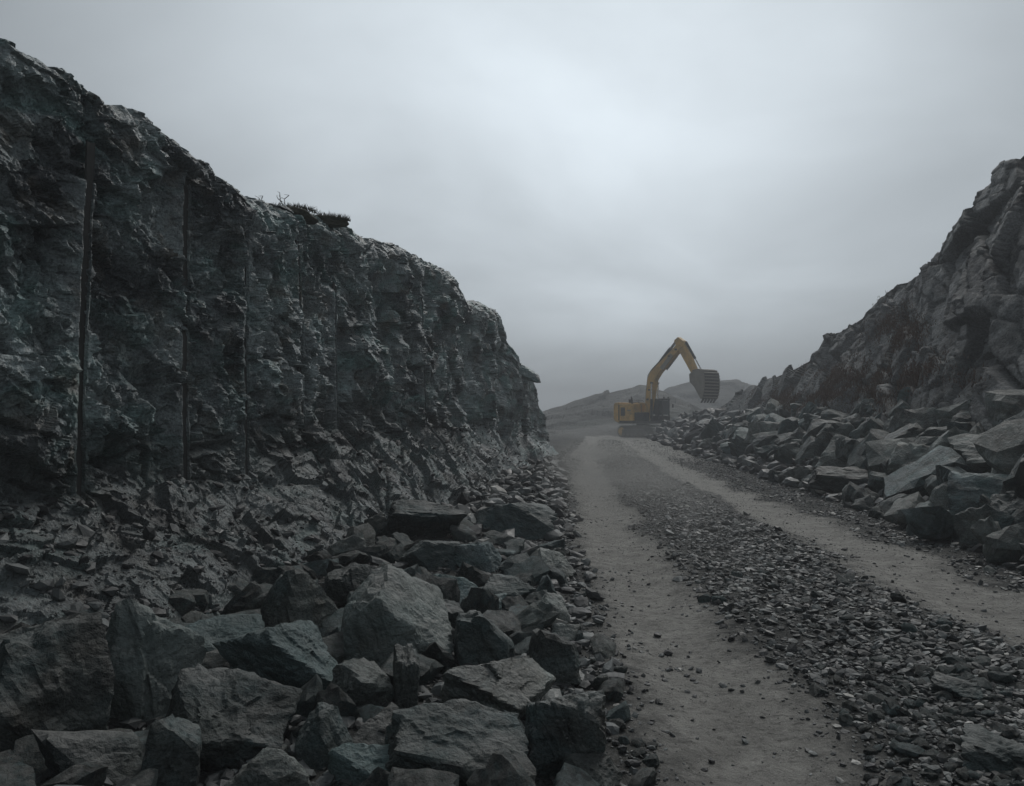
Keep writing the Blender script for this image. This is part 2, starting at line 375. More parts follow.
# ------------------------------------------------------------------ left cliff with drill grooves
_top_px = [(-400, -150), (-60, 20), (0, 40), (60, 74), (100, 101), (112, 101), (130, 113), (180, 147), (230, 186), (262, 202), (300, 212), (330, 218), (350, 228), (372, 240), (395, 246), (430, 262), (452, 273), (458, 280), (460, 300), (480, 302), (497, 311), (500, 324), (508, 350), (513, 366), (526, 372), (534, 392), (540, 410), (546, 422), (549, 440)]
def px_to_d(px, x0=4.5):
    r = np.array([ray(p, 393)[0] for p in np.atleast_1d(px)])
    return x0 / (0.1175 - r)
_td = []; _tz = []
for (px, py) in _top_px:
    d = float(px_to_d(px, 4.78)[0]); _td.append(d); _tz.append(float(at(px, py, d)[2]))
def cliff_top(d): return np.interp(d, _td, _tz)
LEAN = 0.035
_gr = [(float(px_to_d(p)[0]), w, ztop) for p, w, ztop in ((79, 0.044, 0.55), (185, 0.052, 0.34), (246, 0.042, 0.5), (302, 0.042, 0.45), (336, 0.030, 1.0), (425, 0.045, 0.9))]
TILT = [0.020, 0.012, 0.010, -0.008, 0.02, 0.0]
BEND = [0.018, 0.008, 0.006, 0.004, 0.0, 0.0]
NW = Vector((0.9932, -0.1167, 0)).normalized()
def wall_disp(s, z, fine=1.0):
    """relief of the blasted face over distance along it and height"""
    o0 = s * 0
    wz = z + 0.09 * fbm(s * 0.9, z * 0.9, o0, 3, 41); ws = s + 0.12 * fbm(s * 0.8, z * 0.9, o0 + 7, 3, 43)
    def rot(deg): a = math.radians(deg); return ws * math.cos(a) + wz * math.sin(a), -ws * math.sin(a) + wz * math.cos(a)
    u, v = rot(-18); p, q = rot(-44); g, h = rot(24)
    o = 0.17 * fbm(s * 0.33, z * 0.45, o0, 3, 1)
    f1, e1 = facets(u * 0.62, v * 1.05, 3, 1.5); o = o + 0.08 * f1 - 0.10 * np.exp(-e1 / 0.022) * sstep(-0.1, 0.25, fbm(s * 0.7, z * 0.9, o0, 2, 88))
    f2, e2 = facets(p * 1.25 + 9, q * 2.5, 4, 2.2); o = o + 0.058 * f2
    k3 = 1 - 0.8 * sstep(16, 26, s); k4 = 1 - sstep(9, 17, s); k5 = 1 - sstep(6, 11, s)
    k3 = k3 * fine; k4 = k4 * fine; k5 = k5 * fine
    f6, e6 = facets(g * 2.2 + 5, h * 3.4, 7, 2.2); o = o + 0.042 * f6 * (1 - 0.6 * sstep(14, 24, s))
    f3, e3 = facets(p * 3.6, q * 6.5 + 3, 6, 2.2); o = o + 0.036 * f3 * k3
    f4, e4 = facets(u * 9, v * 13, 9, 2.0); o = o + 0.020 * f4 * k4
    f5, e5 = facets(u * 22, v * 28, 10, 1.8); o = o + 0.008 * f5 * k5
    o = o + 0.06 * (ridged(p * 0.8, q * 1.7, o0 + 2, 3, 12) - 0.7)
    rib = sstep(10, 15, s); o = o + rib * (0.26 * (ridged(ws * 0.8, wz * 0.22, o0 + 5, 3, 16) - 0.7) + 0.10 * facets(ws * 0.9, wz * 0.5, 17, 1.4)[0])
    o = o + 0.022 * fbm(u * 5, v * 5, o0, 4, 21) * (1 - 0.7 * sstep(14, 26, s))
    return o
def build_cliff():
    px = np.linspace(-50, 549, 720)
    d = np.concatenate([np.linspace(-9, 2.2, 40), np.linspace(2.3, 5.1, 170), px_to_d(px)])
    for gd, w, zt in _gr: d = np.concatenate([d, gd + np.linspace(-w * 1.3, w * 1.3, 11)])
    d = np.unique(np.round(d, 4)); n = len(d)
    nt_, nw_, nb_ = 120, 250, 45
    top = cliff_top(d) + 0.03 * fbm(d * 1.3, d * 0, d * 0, 4, 77) + 0.018 * facets(d * 1.6, d * 0, 15, 1.6)[0] + 0.014 * facets(d * 5, d * 0, 16, 1.6)[0]
    ztoe = np.interp(d, [-9, 6, 9, 12, 19, 30, 40], [1.0, 0.95, 1.0, 1.55, 1.7, 1.2, 0.5]) + 0.30 * fbm(d * 0.7, d * 0, d * 0, 3, 78)     # where the sheer face starts
    T = toe_T(d) + 0.25 * fbm(d * 0.6, d * 0, d * 0 + 3, 3, 79)
    D = d[:, None]
    # toe: sloping broken rock running out below the face
    t = np.linspace(0, 1, nt_, endpoint=False)[None]
    zl = land(cliff_x(d) + T + 0.3, d, False)
    off_t = (T[:, None] + 0.3) * (1 - t) ** 1.0 * np.ones((n, 1)); z_t = (zl[:, None] - 0.22) + (ztoe[:, None] - zl[:, None] + 0.22) * t ** 0.9
    w = np.linspace(0, 1, nw_)[None]
    z_w = ztoe[:, None] + (top - ztoe)[:, None] * w; off_w = -LEAN * (z_w - ztoe[:, None])
    OFF = np.concatenate([off_t, off_w], 1); Z = np.concatenate([z_t, z_w], 1); DD = np.repeat(D, nt_ + nw_, 1)
    arc = np.concatenate([np.zeros((n, 1)), np.cumsum(np.sqrt(np.diff(OFF, axis=1) ** 2 + np.diff(Z, axis=1) ** 2), 1)], 1)
    arc = arc - arc[:, nt_][:, None] + ztoe[:, None]
    disp = wall_disp(DD, arc)
    disp[:, :nt_] = 0.95 * wall_disp(DD[:, :nt_], arc[:, :nt_] * 1.0, 0.3)
    wallk = np.concatenate([np.zeros((n, nt_)), np.ones((n, nw_))], 1)
    # a long bedding crack low in the face
    zz = arc - ztoe[:, None] - 0.28 - 0.015 * (DD - 7) - 0.22 * fbm(DD * 0.9, DD * 0, DD * 0, 4, 83)
    disp = disp - 0.16 * np.exp(-(zz / 0.04) ** 2) * (1 - sstep(8, 9.5, DD)) * sstep(-0.15, 0.2, fbm(DD * 0.4, DD * 0, DD * 0 + 3, 2, 84)) - 0.05 * np.exp(-(zz / 0.2) ** 2)
    # vertical recesses
    for (pxr, ww, dep, z0, z1) in ((393, 0.36, 0.45, 1.6, 4.4), (414, 0.25, 0.25, 1.0, 3.2), (472, 0.8, 0.35, 0.5, 4.4), (345, 0.22, 0.22, 1.8, 3.4), (503, 1.1, 0.4, 0.5, 4.0)):
        dd = float(px_to_d(pxr)[0]); g = np.exp(-((DD - dd - 0.10 * np.sin(Z * 3)) / ww) ** 4) * sstep(z0 - 0.3, z0 + 0.3, Z) * (1 - sstep(z1 - 0.2, z1 + 0.3, Z))
        disp = disp - dep * g
    # the face stays close to the line of drill holes
    for gi, (gd, ww, zt) in enumerate(_gr):
        ztp = float(cliff_top(np.array([gd]))[0]); gz = gd + TILT[gi] * (Z - 1.0) + BEND[gi] * (Z - 1.0) ** 2 + 0.012 * fbm(Z * 1.5, Z * 0, Z * 0 + gi, 3, 220); dist = np.abs(DD - gz); rng_ = sstep(0.75, 0.95, arc) * sstep(-0.42, -0.30, fbm(Z * 2.1, Z * 0 + gi * 3.3, Z * 0, 3, 230)) * (1 - sstep(ztp - zt - 0.15, ztp - zt + 0.05, Z))
        near = np.minimum(disp, 0.035 + 0.015 * fbm(DD * 9, Z * 9, Z * 0, 2, 240) + 0.5 * np.clip(dist - ww, 0, 9)); near = np.maximum(near, 0.028 + 0.012 * fbm(DD * 9, Z * 9, Z * 0, 2, 241) - 0.9 * np.clip(dist - ww - 0.012, 0, 9))
        near = near + (0.030 * facets(DD * 4.2 + Z * 1.5, Z * 6.5 - DD, 251, 1.8)[0] + 0.014 * facets(DD * 11 + Z * 3, Z * 14, 252, 1.8)[0]) * sstep(0.0, 0.10, dist - ww * 1.05) * (1 - sstep(0.15, 0.5, dist))
        disp = disp + (near - disp) * rng_
        disp = np.where((dist < ww * 1.02) & (rng_ > 0.6), -0.16, disp)
    crest = np.clip((Z - (top[:, None] - 0.4)) / 0.4, 0, 1); disp = disp * (1 - 0.85 * crest) - 0.20 * crest ** 2.5 * wallk
    disp = disp + 0.05 * crest * (facets(DD * 3.1, Z * 5.0 + DD, 261, 1.8)[0] + 0.5 * facets(DD * 8, Z * 11, 262, 1.8)[0])
    nx = np.where(wallk > 0, 1.0, 0.62); nz = np.where(wallk > 0, 0.0, 0.78)
    bl = np.clip((arc - ztoe[:, None] + 0.3) / 0.3, 0, 1); nx = 0.62 + 0.38 * bl; nz = 0.78 * (1 - bl)
    xw = cliff_x(DD) + (OFF + disp * nx) * NW.x; yw = DD + (OFF + disp * nx) * NW.y
    fr = np.stack([xw, yw, Z + disp * nz], -1)
    k = np.linspace(0, 1, nb_ + 1)[1:] ** 1.7 * 9.0
    bx = xw[:, -1:] - k[None] * NW.x; by = yw[:, -1:] - k[None] * NW.y
    tz = top[:, None] + 0.07 * fbm(bx * 0.9, by * 0.9, bx * 0, 4, 90) * np.clip(k * 2, 0, 1)[None] - 0.06 * k[None] + (0.05 * facets(bx * 1.9, by * 1.9, 19, 1.6)[0] + 0.03 * facets(bx * 5, by * 5, 20, 1.6)[0]) * np.clip(k * 3, 0, 1)[None]
    V = np.concatenate([fr, np.stack([bx, by, tz], -1)], 1)
    me = mesh_np('cliff', V.reshape(-1, 3), grid_faces(n, nt_ + nw_ + nb_), False)
    so = np.concatenate([np.ones((n, nt_)), np.clip(1 - (z_w - ztoe[:, None]) / 0.9, 0, 1), np.zeros((n, nb_))], 1) * np.interp(d, [-9, 14, 22, 40], [1, 1, 0.55, 0.4])[:, None]  # mask of the painted shade: full on the toe, fading up the face
    at_ = me.attributes.new('toe_shade', 'FLOAT', 'POINT'); at_.data.foreach_set('value', so.astype(np.float32).ravel())
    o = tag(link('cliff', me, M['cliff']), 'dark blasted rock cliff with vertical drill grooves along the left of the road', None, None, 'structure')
    # half pipes of the drill holes
    for i, (gd, w, zt) in enumerate(_gr):
        ztp = float(cliff_top(np.array([gd]))[0]); nn = 60; m = 13
        zz = np.linspace(0.75, ztp - zt, nn); th = np.linspace(0, math.pi, m)
        zto = float(np.interp(gd, d, ztoe))
        Vg = np.zeros((nn, m, 3))
        for a in range(nn):
            rr = w * (1 + 0.04 * math.sin(zz[a] * 5 + i))
            gz = gd + TILT[i] * (zz[a] - 1.0) + BEND[i] * (zz[a] - 1.0) ** 2 + 0.012 * float(fbm(np.array([zz[a] * 1.5]), np.zeros(1), np.zeros(1) + i, 3, 220)[0]); dd = gz - rr * 1.04 * np.cos(th); off = 0.008 - rr * 0.9 * np.sin(th) - LEAN * (zz[a] - zto)
            Vg[a, :, 0] = cliff_x(dd) + off * NW.x; Vg[a, :, 1] = dd + off * NW.y; Vg[a, :, 2] = zz[a]
        Vg += 0.006 * fbm(Vg[..., 0] * 5, Vg[..., 1] * 5, Vg[..., 2] * 3, 3, 200 + i)[..., None]
        link('drill_groove', mesh_np('drill_groove', Vg.reshape(-1, 3), grid_faces(nn, m), True), M['groove'], o)
    return o, d, T, fr[:, :nt_]
cliff, _cd, _cT, toeP = build_cliff()
def toe_left(y): return cliff_x(y) + np.interp(y, _cd, _cT)

# ------------------------------------------------------------------ right hill of jointed bedrock
_rg_px = [(1500, -200), (1200, 20), (1085, 100), (1024, 152), (1008, 166), (985, 188), (968, 212), (950, 238), (932, 262), (915, 280), (897, 284), (880, 299), (862, 318), (840, 332), (826, 334), (814, 358), (800, 366), (780, 375), (760, 386), (745, 391), (730, 400), (718, 410), (706, 424), (700, 436)]
def ridge_x(d): return 13.0 + 0 * d
_rd = []; _rz = []
for (px, py) in _rg_px:
    r = ray(px, py); d = 13.0 / r[0]; _rd.append(d); _rz.append(CAM[2] + r[2] * d)
def build_hill():
    d = np.concatenate([np.linspace(6, 16, 40, endpoint=False), np.geomspace(16, 70, 360)])
    nv = 290; v = np.linspace(0, 1.45, nv)
    D, Vv = np.meshgrid(d, v, indexing='ij')
    zr = np.interp(D, _rd, _rz); xb = toe_right(D) + 2.2; zb = 0.5
    x = xb + (13.0 - xb) * Vv ** 0.9
    z = zb + (zr - zb) * (1 - (1 - np.clip(Vv, 0, 1)) ** 1.15) - np.clip(Vv - 1, 0, 1) * 2.2
    z = z - 0.25 * np.clip((z - zb), 0, 1) * 0
    # slope length coordinate
    hh = np.sqrt((13.0 - xb) ** 2 + (zr - zb) ** 2); sl = Vv * hh
    w1 = 0.45 * fbm(D * 0.35, sl * 0.35, D * 0, 3, 101); w2 = 0.45 * fbm(D * 0.35, sl * 0.35, D * 0 + 5, 3, 102)
    an = math.radians(38); u = (D + w1) * math.cos(an) + (sl + w2) * math.sin(an); q = -(D + w1) * math.sin(an) + (sl + w2) * math.cos(an)
    f1, f2, bx, by, cx, cy = worley2(u * 0.30, q * 0.66, 111, 0.9)
    zz0 = np.zeros_like(cx); edge = f2 - f1
    off = _h(cx, cy, zz0 + 2, 111) * 2 - 1; gx = _h(cx, cy, zz0 + 3, 111) * 2 - 1; gy = _h(cx, cy, zz0 + 4, 111) * 2 - 1
    disp = 0.20 * off + 0.42 * (gx * bx + gy * by) - 0.34 * np.clip(1 - edge / 0.075, 0, 1) * (1 - 0.7 * sstep(26, 50, D))
    near_ = 1 - sstep(30, 56, D)
    h2, e2 = facets(u * 0.85, q * 1.7, 121, 1.5); disp = disp + 0.060 * h2 * (0.4 + 0.6 * near_) - 0.11 * np.clip(1 - e2 / 0.10, 0, 1) * near_
    h3, e3 = facets(u * 2.1 + 3, q * 3.6, 122, 1.6); disp = disp + 0.020 * h3 * near_ - 0.03 * np.clip(1 - e3 / 0.14, 0, 1) * near_ * sstep(-0.2, 0.2, vnoise(D * 0.3, sl * 0.4, zz0, 130))
    disp = disp + 0.035 * fbm(D * 0.9, sl * 0.9, zz0, 5, 140) + 0.28 * fbm(D * 0.16, sl * 0.22, zz0, 2, 145)
    # normal of the smooth surface
    P = np.stack([x, D, z], -1)
    tu = np.gradient(P, axis=0); tv = np.gradient(P, axis=1); nn = np.cross(tv, tu); nn /= np.linalg.norm(nn, axis=-1, keepdims=True) + 1e-9
    nn *= np.sign(nn[..., 2:3] + 1e-6)
    fade = np.where(Vv > 1.0, np.clip(1.3 - Vv, 0.2, 1), 1.0)
    P = P + nn * (disp * fade)[..., None]
    V = P.reshape(-1, 3); F = grid_faces(len(d), nv)
    cell = (cx.astype(int) * 4096 + cy.astype(int)).reshape(-1); fc = cell[F[:, 0]]
    ids, inv, cnt = np.unique(fc, return_inverse=True, return_counts=True)
    order = np.argsort(inv, kind='stable'); st = np.concatenate([[0], np.cumsum(cnt)])
    px, py, dep = project(V); vis = (px > -20) & (px < 1044) & (py > 0) & (py < 520) & (dep > 1)
    main = np.zeros(len(F), bool); root = None; groups = []
    for i in range(len(ids)):
        fs = order[st[i]:st[i + 1]]
        if cnt[i] < 90 or vis[F[fs][:, 0]].mean() < 0.3: main[fs] = True
        else: groups.append(fs)
    def sub(fs, name, parent=None):
        f = F[fs]; uq, iv = np.unique(f, return_inverse=True)
        return link(name, mesh_np(name, V[uq], iv.reshape(-1, 4), True), M['hill'], parent)
    root = tag(sub(np.where(main)[0], 'rocky_hill'), 'weathered grey bedrock hill split by joints on the right', None, None, 'structure')
    for fs in groups[:300]: sub(fs, 'rock_slab', root)
    return P, Vv
hillP, hillV = build_hill()

# ------------------------------------------------------------------ hills far behind
def build_far(name, pts, y0, depth, seed, mat):
    pxs = np.linspace(pts[0][0], pts[-1][0], 260); crest = np.interp(pxs, [p[0] for p in pts], [p[1] for p in pts])
    nv = 90; V = np.zeros((260, nv, 3)); t = np.linspace(0, 1.5, nv)
    for i in range(260):
        r = ray(pxs[i], crest[i]); c = CAM + r * y0
        dirx = r[0]
        yy = y0 - depth * (1 - t); xx = c[0] - dirx * 0.35 * depth * (1 - t)
        zz = np.where(t <= 1, c[2] * (t ** 0.75) - 1.0 * (1 - t), c[2] - (t - 1) * depth * 0.15)
        V[i, :, 0] = xx; V[i, :, 1] = yy; V[i, :, 2] = zz
    nzv = fbm(V[..., 0] * 0.05, V[..., 1] * 0.05, V[..., 0] * 0, 5, seed) * 1.6 + 0.55 * facets(V[..., 0] * 0.11, V[..., 1] * 0.08, seed + 3)[0] + 0.5 * (ridged(V[..., 0] * 0.09, V[..., 1] * 0.09, V[..., 0] * 0, 4, seed + 7) - 0.7)
    V[..., 2] += (nzv * 0.8 + 0.4 * facets(V[..., 0] * 0.22, V[..., 1] * 0.16, seed + 9)[0] * 0.5 + 0.25 * (ridged(V[..., 0] * 0.3, V[..., 1] * 0.2, V[..., 0] * 0, 4, seed + 11) - 0.7)) * np.clip(t * 2.5, 0, 1)[None]
    return tag(link(name, mesh_np(name, V.reshape(-1, 3), grid_faces(260, nv), False), mat), kind='structure')
build_far('hill', [(380, 425), (500, 420), (540, 411), (560, 406), (600, 396), (622, 391), (640, 386), (652, 388), (672, 398), (700, 412), (760, 424)], 135, 60, 301, M['far'])
build_far('hill', [(520, 425), (600, 412), (650, 400), (668, 388), (690, 383), (712, 382), (735, 380), (752, 382), (790, 392), (900, 405), (1100, 400)], 195, 60, 341, M['far'])

# ------------------------------------------------------------------ rocks
def ico(sub):
    bm = bmesh.new(); bmesh.ops.create_icosphere(bm, subdivisions=sub, radius=1.0)
    V = np.array([v.co[:] for v in bm.verts]); F = np.array([[v.index for v in f.verts] for f in bm.faces]); bm.free()
    return V / np.linalg.norm(V, axis=1, keepdims=True), F
ICO = {s: ico(s) for s in (1, 2, 3, 4, 5)}
ICO[0] = (np.array([[1, 0, 0], [0, 1, 0], [-1, 0, 0], [0, -1, 0], [0, 0, 1], [0, 0, -1]], float), np.array([[0, 1, 4], [1, 2, 4], [2, 3, 4], [3, 0, 4], [1, 0, 5], [2, 1, 5], [3, 2, 5], [0, 3, 5]]))
def rock_verts(sub, seed, dims=(1, 1, 1), nplanes=7, sharp=60, rough=0.05, planes=()):
    """angular block: a sphere of directions cut down by planes, then chipped"""
    rs = np.random.default_rng(seed); U, F = ICO[sub]
    n = rs.normal(size=(nplanes, 3)); n /= np.linalg.norm(n, axis=1, keepdims=True); h = rs.uniform(0.50, 0.98, nplanes)
    ax = np.concatenate([np.eye(3), -np.eye(3)]) + rs.normal(scale=0.16, size=(6, 3)); ax /= np.linalg.norm(ax, axis=1, keepdims=True)
    n = np.concatenate([n, ax]); h = np.concatenate([h, rs.uniform(0.72, 0.95, 6)])
    for pn, ph in planes:
        pn = np.array(pn, float); n = np.concatenate([n, [pn / np.linalg.norm(pn)]]); h = np.concatenate([h, [ph]])
    q = np.clip(U @ n.T, 0, None) / h
    r = (q ** sharp).sum(1) ** (-1.0 / sharp)
    P = U * r[:, None]
    if sub >= 3:
        x, y, z = (P * 1.0 + seed % 97).T
        # chips and steps on the faces
        st = ridged(x * 2.0, y * 2.0, z * 2.0, 5, seed % 50) - 0.7
        fl = facets(x * 2.3 + z * 1.1, y * 2.6 - z * 1.4, seed % 40 + 300)[0]
        fl2 = facets(x * 6 + z * 2.1, y * 6 - z * 3.4, seed % 40 + 400)[0]
        P = P + U * (rough * (1.3 * st + 0.55 * fl + 0.22 * fl2 + 0.6 * fbm(x * 5, y * 5, z * 5, 4, seed % 60)))[:, None]
    return P * np.array(dims), F
def rock_mesh(name, *a, smooth=False, **k):
    V, F = rock_verts(*a, **k); return mesh_np(name, V, F, smooth)

# hero stones: picture centre, picture size, look
def hero(px, py, w, h, label, mat='boulder', seed=1, rot=(0, 0, 0), depth=0.9, planes=(), dd=0.0, sub=None, group=None, name='boulder', cat='boulder', sink=0.12, rough=0.085, sharp=55):
    base, d = on_land(px, py + h * 0.28)
    if px > 700:                                            # no farther than the back of the heap
        r_ = ray(px, py); q_ = np.linspace(8, 70, 400); d2 = q_[np.argmax(r_[0] * q_ - toe_right(q_) > 3.2)] if py < 470 else 99.0
        d = min(d if d > 2.5 else 99.0, float(d2))
    d = d + dd; c = at(px, py, d)
    k = np.linalg.norm(c - CAM) / FPX / 1.02
    W = w * k * 0.5; H = h * k * 0.5
    if sub is None: sub = 5 if max(w, h) > 90 else 4
    V, F = rock_verts(sub, seed, (1, 1, 1), 6, sharp, rough, planes)
    Rm = np.array((Matrix.Rotation(R(rot[2]), 3, 'Z') @ Matrix.Rotation(R(rot[1]), 3, 'Y') @ Matrix.Rotation(R(rot[0]), 3, 'X')))
    V = V @ Rm.T
    V = V - (V.max(0) + V.min(0)) / 2
    ext = (V.max(0) - V.min(0)) / 2
    V = V / ext * np.array([W, depth * 0.5 * (W + H), H])
    yaw = math.atan2(-c[0], c[1]); cy, sy = math.cos(yaw), math.sin(yaw)
    V = V @ np.array([[cy, -sy, 0], [sy, cy, 0], [0, 0, 1]]).T
    o = link(name, mesh_np(name, V, F, False), M[mat]); o.location = c
    tag(o, label, cat, group)
    HERO.append((c[0], c[1], max(W, H))); ANCH.append((px, py, short(label)))
    return o
HERO = []; ANCH = []
def short(lb):
    import re
    return re.split(r' (?:with|at|below|above|in|left|right|lying|tilted|beneath|under|behind|between|near|beside|on|among|cut|wedged|tucked|leaning|facing|standing|half|just|of)\b|,', lb)[0]
GL = 'broken boulders below the left cliff'; GR = 'broken boulders along the right of the road'
UP = (0.2, -0.25, 1)
hero(148, 668, 96, 125, 'tall slate-grey rock with pale rough face, left of the bluish slab', 'boulder_dusty', 21, (10, 15, 20), 0.7, [((0.1, -1, 0.35), 0.5)], group=GL)
hero(283, 668, 128, 92, 'large blue-green slab tilted down to the right beneath the brown block', 'boulder_blue', 22, (0, 24, 10), 0.9, [((0.25, -0.55, 1), 0.42), ((-0.3, -1, -0.6), 0.6)], group=GL)
hero(302, 608, 78, 78, 'brown-grey block with a black left side above the blue-green slab', 'boulder', 23, (0, 10, 0), 0.9, [((0.5, -0.8, 0.35), 0.55), ((-1, -0.4, 0), 0.6)], group=GL)
hero(396, 630, 112, 118, 'biggest upright boulder with pale sloping top, middle of the left rubble', 'boulder_dusty', 24, (0, 12, 0), 0.95, [((0.55, -0.35, 0.85), 0.48), ((-0.5, -1, -0.1), 0.6), ((0.7, -0.8, -0.2), 0.66)], group=GL)
hero(358, 696, 68, 62, 'dark wedge with one pale flat facet below the biggest boulder', 'boulder', 25, (0, 0, 30), 0.9, [((0.35, -0.35, 1), 0.5), ((-0.1, -1, -0.3), 0.55)], group=GL)
hero(406, 688, 26, 76, 'narrow upright slab leaning under the biggest boulder', 'boulder', 26, (0, 4, 0), 0.9, [((0.3, -1, 0.1), 0.5)], sub=4, dd=-0.1, group=GL)
hero(421, 524, 92, 46, 'dark overhanging slab with a pale top edge at the cliff foot', 'boulder', 27, (0, 3, 0), 0.8, [((0.05, -0.25, 1), 0.55), ((0, -1, -0.7), 0.55)], group=GL, dd=-0.5)
hero(516, 524, 84, 44, 'long rounded grey boulder right of the overhanging slab', 'boulder', 28, (0, 14, 0), 0.8, [((0.3, -0.3, 1), 0.6)], group=GL, sub=4)
hero(456, 593, 48, 38, 'small bluish stone with a square flat face above the brown block', 'boulder_blue', 29, (0, 20, 10), 0.7, [((0.2, -0.8, 0.8), 0.45)], group=GL, sub=4)
hero(484, 646, 60, 72, 'round-shouldered brown block right of the biggest boulder', 'boulder', 30, (0, 0, 0), 0.9, [((0, -1, 0.1), 0.62)], group=GL)
hero(499, 702, 112, 78, 'broad slab with pale sloping top right of the narrow upright slab', 'boulder_dusty', 31, (0, 18, -10), 0.9, [((0.3, -0.45, 1), 0.45), ((-0.2, -1, -0.6), 0.6)], group=GL)
hero(552, 664, 56, 64, 'blue-black jagged block at the road edge of the left rubble', 'boulder', 32, (0, 5, 15), 0.9, [((-0.2, -1, 0.3), 0.6)], group=GL)
hero(561, 742, 84, 96, 'big dark square-faced block at the bottom beside the road', 'boulder', 33, (0, -6, 0), 0.8, [((0.05, -1, 0.25), 0.5), ((0.1, -0.1, 1), 0.75)], group=GL)
hero(456, 757, 142, 88, 'wide knobbly low boulder at the bottom of the left rubble', 'boulder', 34, (0, 14, 0), 0.9, [((0.1, -0.6, 1), 0.6)], group=GL, rough=0.085)
hero(318, 745, 66, 66, 'roundish dark stone left of the wide knobbly boulder', 'boulder', 35, (0, 0, 40), 0.9, [((0.1, -0.8, 0.5), 0.65)], group=GL, sub=4)
hero(232, 722, 124, 92, 'large dull boulder below the blue-green slab with small stones on it', 'boulder', 36, (0, 20, 0), 0.9, [((0.0, -0.7, 0.8), 0.6)], group=GL)
hero(364, 772, 66, 50, 'flat-topped greenish stone cut by the bottom edge of the photo', 'boulder_blue', 37, (0, -12, 20), 0.9, [((0.2, -0.5, 1), 0.5)], group=GL, sub=4)
hero(372, 736, 84, 44, 'low dark slab wedged between round stone and wide boulder', 'boulder', 55, (0, 18, 0), 0.9, [((0.2, -0.6, 1), 0.5)], group=GL, sub=4)
hero(187, 738, 22, 30, 'small pale cream stone lying among dark boulders', 'boulder_pale', 38, (0, 10, 0), 0.8, [((0, -1, 0.4), 0.6)], group=None, sub=3, dd=-0.12, name='stone', cat='stone', rough=0.02)
hero(181, 757, 13, 9, 'tiny pale chip just below the small cream stone', 'boulder_pale', 39, (0, 10, 0), 0.8, group=None, sub=3, dd=-0.12, name='stone', cat='stone', rough=0.02)
hero(222, 646, 84, 48, 'flat greenish slab lying left of the big blue-green slab', 'boulder_blue', 40, (0, -8, 0), 1.0, [((0.0, -0.5, 1), 0.45)], group=GL, sub=4)
hero(38, 706, 112, 140, 'hulking near-black rock mass in the lower left corner', 'boulder', 41, (0, -10, 0), 0.8, [((0.4, -1, 0.35), 0.6)], group=GL)
hero(170, 760, 52, 84, 'dark block standing below the tall slate-grey rock', 'boulder', 42, (0, 5, 0), 0.9, [((0.1, -1, 0.2), 0.6)], group=GL, sub=4)
hero(90, 770, 90, 60, 'low black stone at the bottom edge, left of the dark block', 'boulder', 43, (0, 8, 0), 0.9, [((0.1, -0.7, 0.8), 0.6)], group=GL, sub=4)
hero(262, 782, 90, 56, 'rounded dark stone at the bottom below the large dull boulder', 'boulder', 44, (0, -8, 0), 0.9, [((0.0, -0.7, 0.8), 0.6)], group=GL, sub=4)
hero(548, 612, 44, 34, 'flat pale-green stone at the gravel edge above the jagged block', 'boulder_dusty', 45, (0, 12, 20), 0.8, [((0.2, -0.5, 1), 0.5)], group=GL, sub=4)
hero(565, 636, 30, 24, 'small square pale stone right of the flat pale-green one', 'boulder_dusty', 46, (0, 10, 0), 0.8, [((0.1, -0.7, 0.8), 0.5)], group=GL, sub=4)
hero(430, 560, 62, 42, 'dark chunk in shadow beneath the overhanging slab', 'boulder', 47, (0, 0, 0), 0.9, [((0.2, -1, 0.3), 0.6)], group=GL, sub=4)
hero(476, 562, 52, 40, 'cracked bluish block between overhanging slab and rounded boulder', 'boulder_blue', 48, (0, 0, 10), 0.9, [((0.2, -1, 0.4), 0.6)], group=GL, sub=4)
hero(506, 594, 60, 36, 'brown flat-topped stone behind the round-shouldered block', 'boulder', 49, (0, 6, 0), 0.9, [((0.0, -0.5, 1), 0.55)], group=GL, sub=4)
hero(548, 566, 56, 34, 'dusty rounded stone near the road below the long grey boulder', 'boulder_dusty', 50, (0, 16, 0), 0.9, group=GL, sub=4)
hero(444, 622, 40, 40, 'small dark stone tucked behind the biggest boulder', 'boulder', 51, (0, 16, 0), 0.9, group=GL, sub=4)
hero(486, 606, 44, 22, 'thin pale-topped flake left of the pale-green stone', 'boulder_blue', 52, (0, -8, 0), 0.9, [((0.0, -0.4, 1), 0.4)], group=GL, sub=4)
hero(590, 775, 60, 46, 'squat dark stone at the bottom edge of the gravel', 'boulder', 53, (0, 16, 0), 0.9, [((0.0, -0.4, 1), 0.5)], group=GL, sub=4)
hero(350, 590, 50, 48, 'dusky lump behind the left shoulder of the biggest boulder', 'boulder', 54, (0, 16, 0), 0.9, group=GL, sub=4)
# right side
hero(846, 455, 56, 40, 'broad rounded bluish boulder in the middle of the right rubble', 'boulder_dusty', 61, (0, 12, 0), 0.9, [((-0.2, -0.8, 0.8), 0.6)], group=GR)
hero(912, 466, 48, 44, 'light pointed block with a dark hollow beneath, right rubble', 'boulder_dusty', 62, (0, 10, 0), 0.9, [((-0.2, -0.9, 0.6), 0.5), ((0.1, -0.7, -0.8), 0.6)], group=GR)
hero(850, 483, 80, 30, 'long low ledge-like stone below the broad rounded boulder', 'boulder', 63, (0, 4, 0), 0.8, [((0, -0.5, 1), 0.5)], group=GR)
hero(954, 509, 46, 48, 'tilted diamond-shaped slab facing the road, right rubble', 'boulder_dusty', 64, (0, 30, 0), 0.7, [((-0.2, -1, 0.4), 0.45)], group=GR)
hero(984, 534, 46, 54, 'dark leaning slab just right of the diamond-shaped one', 'boulder', 65, (0, 22, 0), 0.8, [((-0.4, -1, 0.3), 0.5)], group=GR)
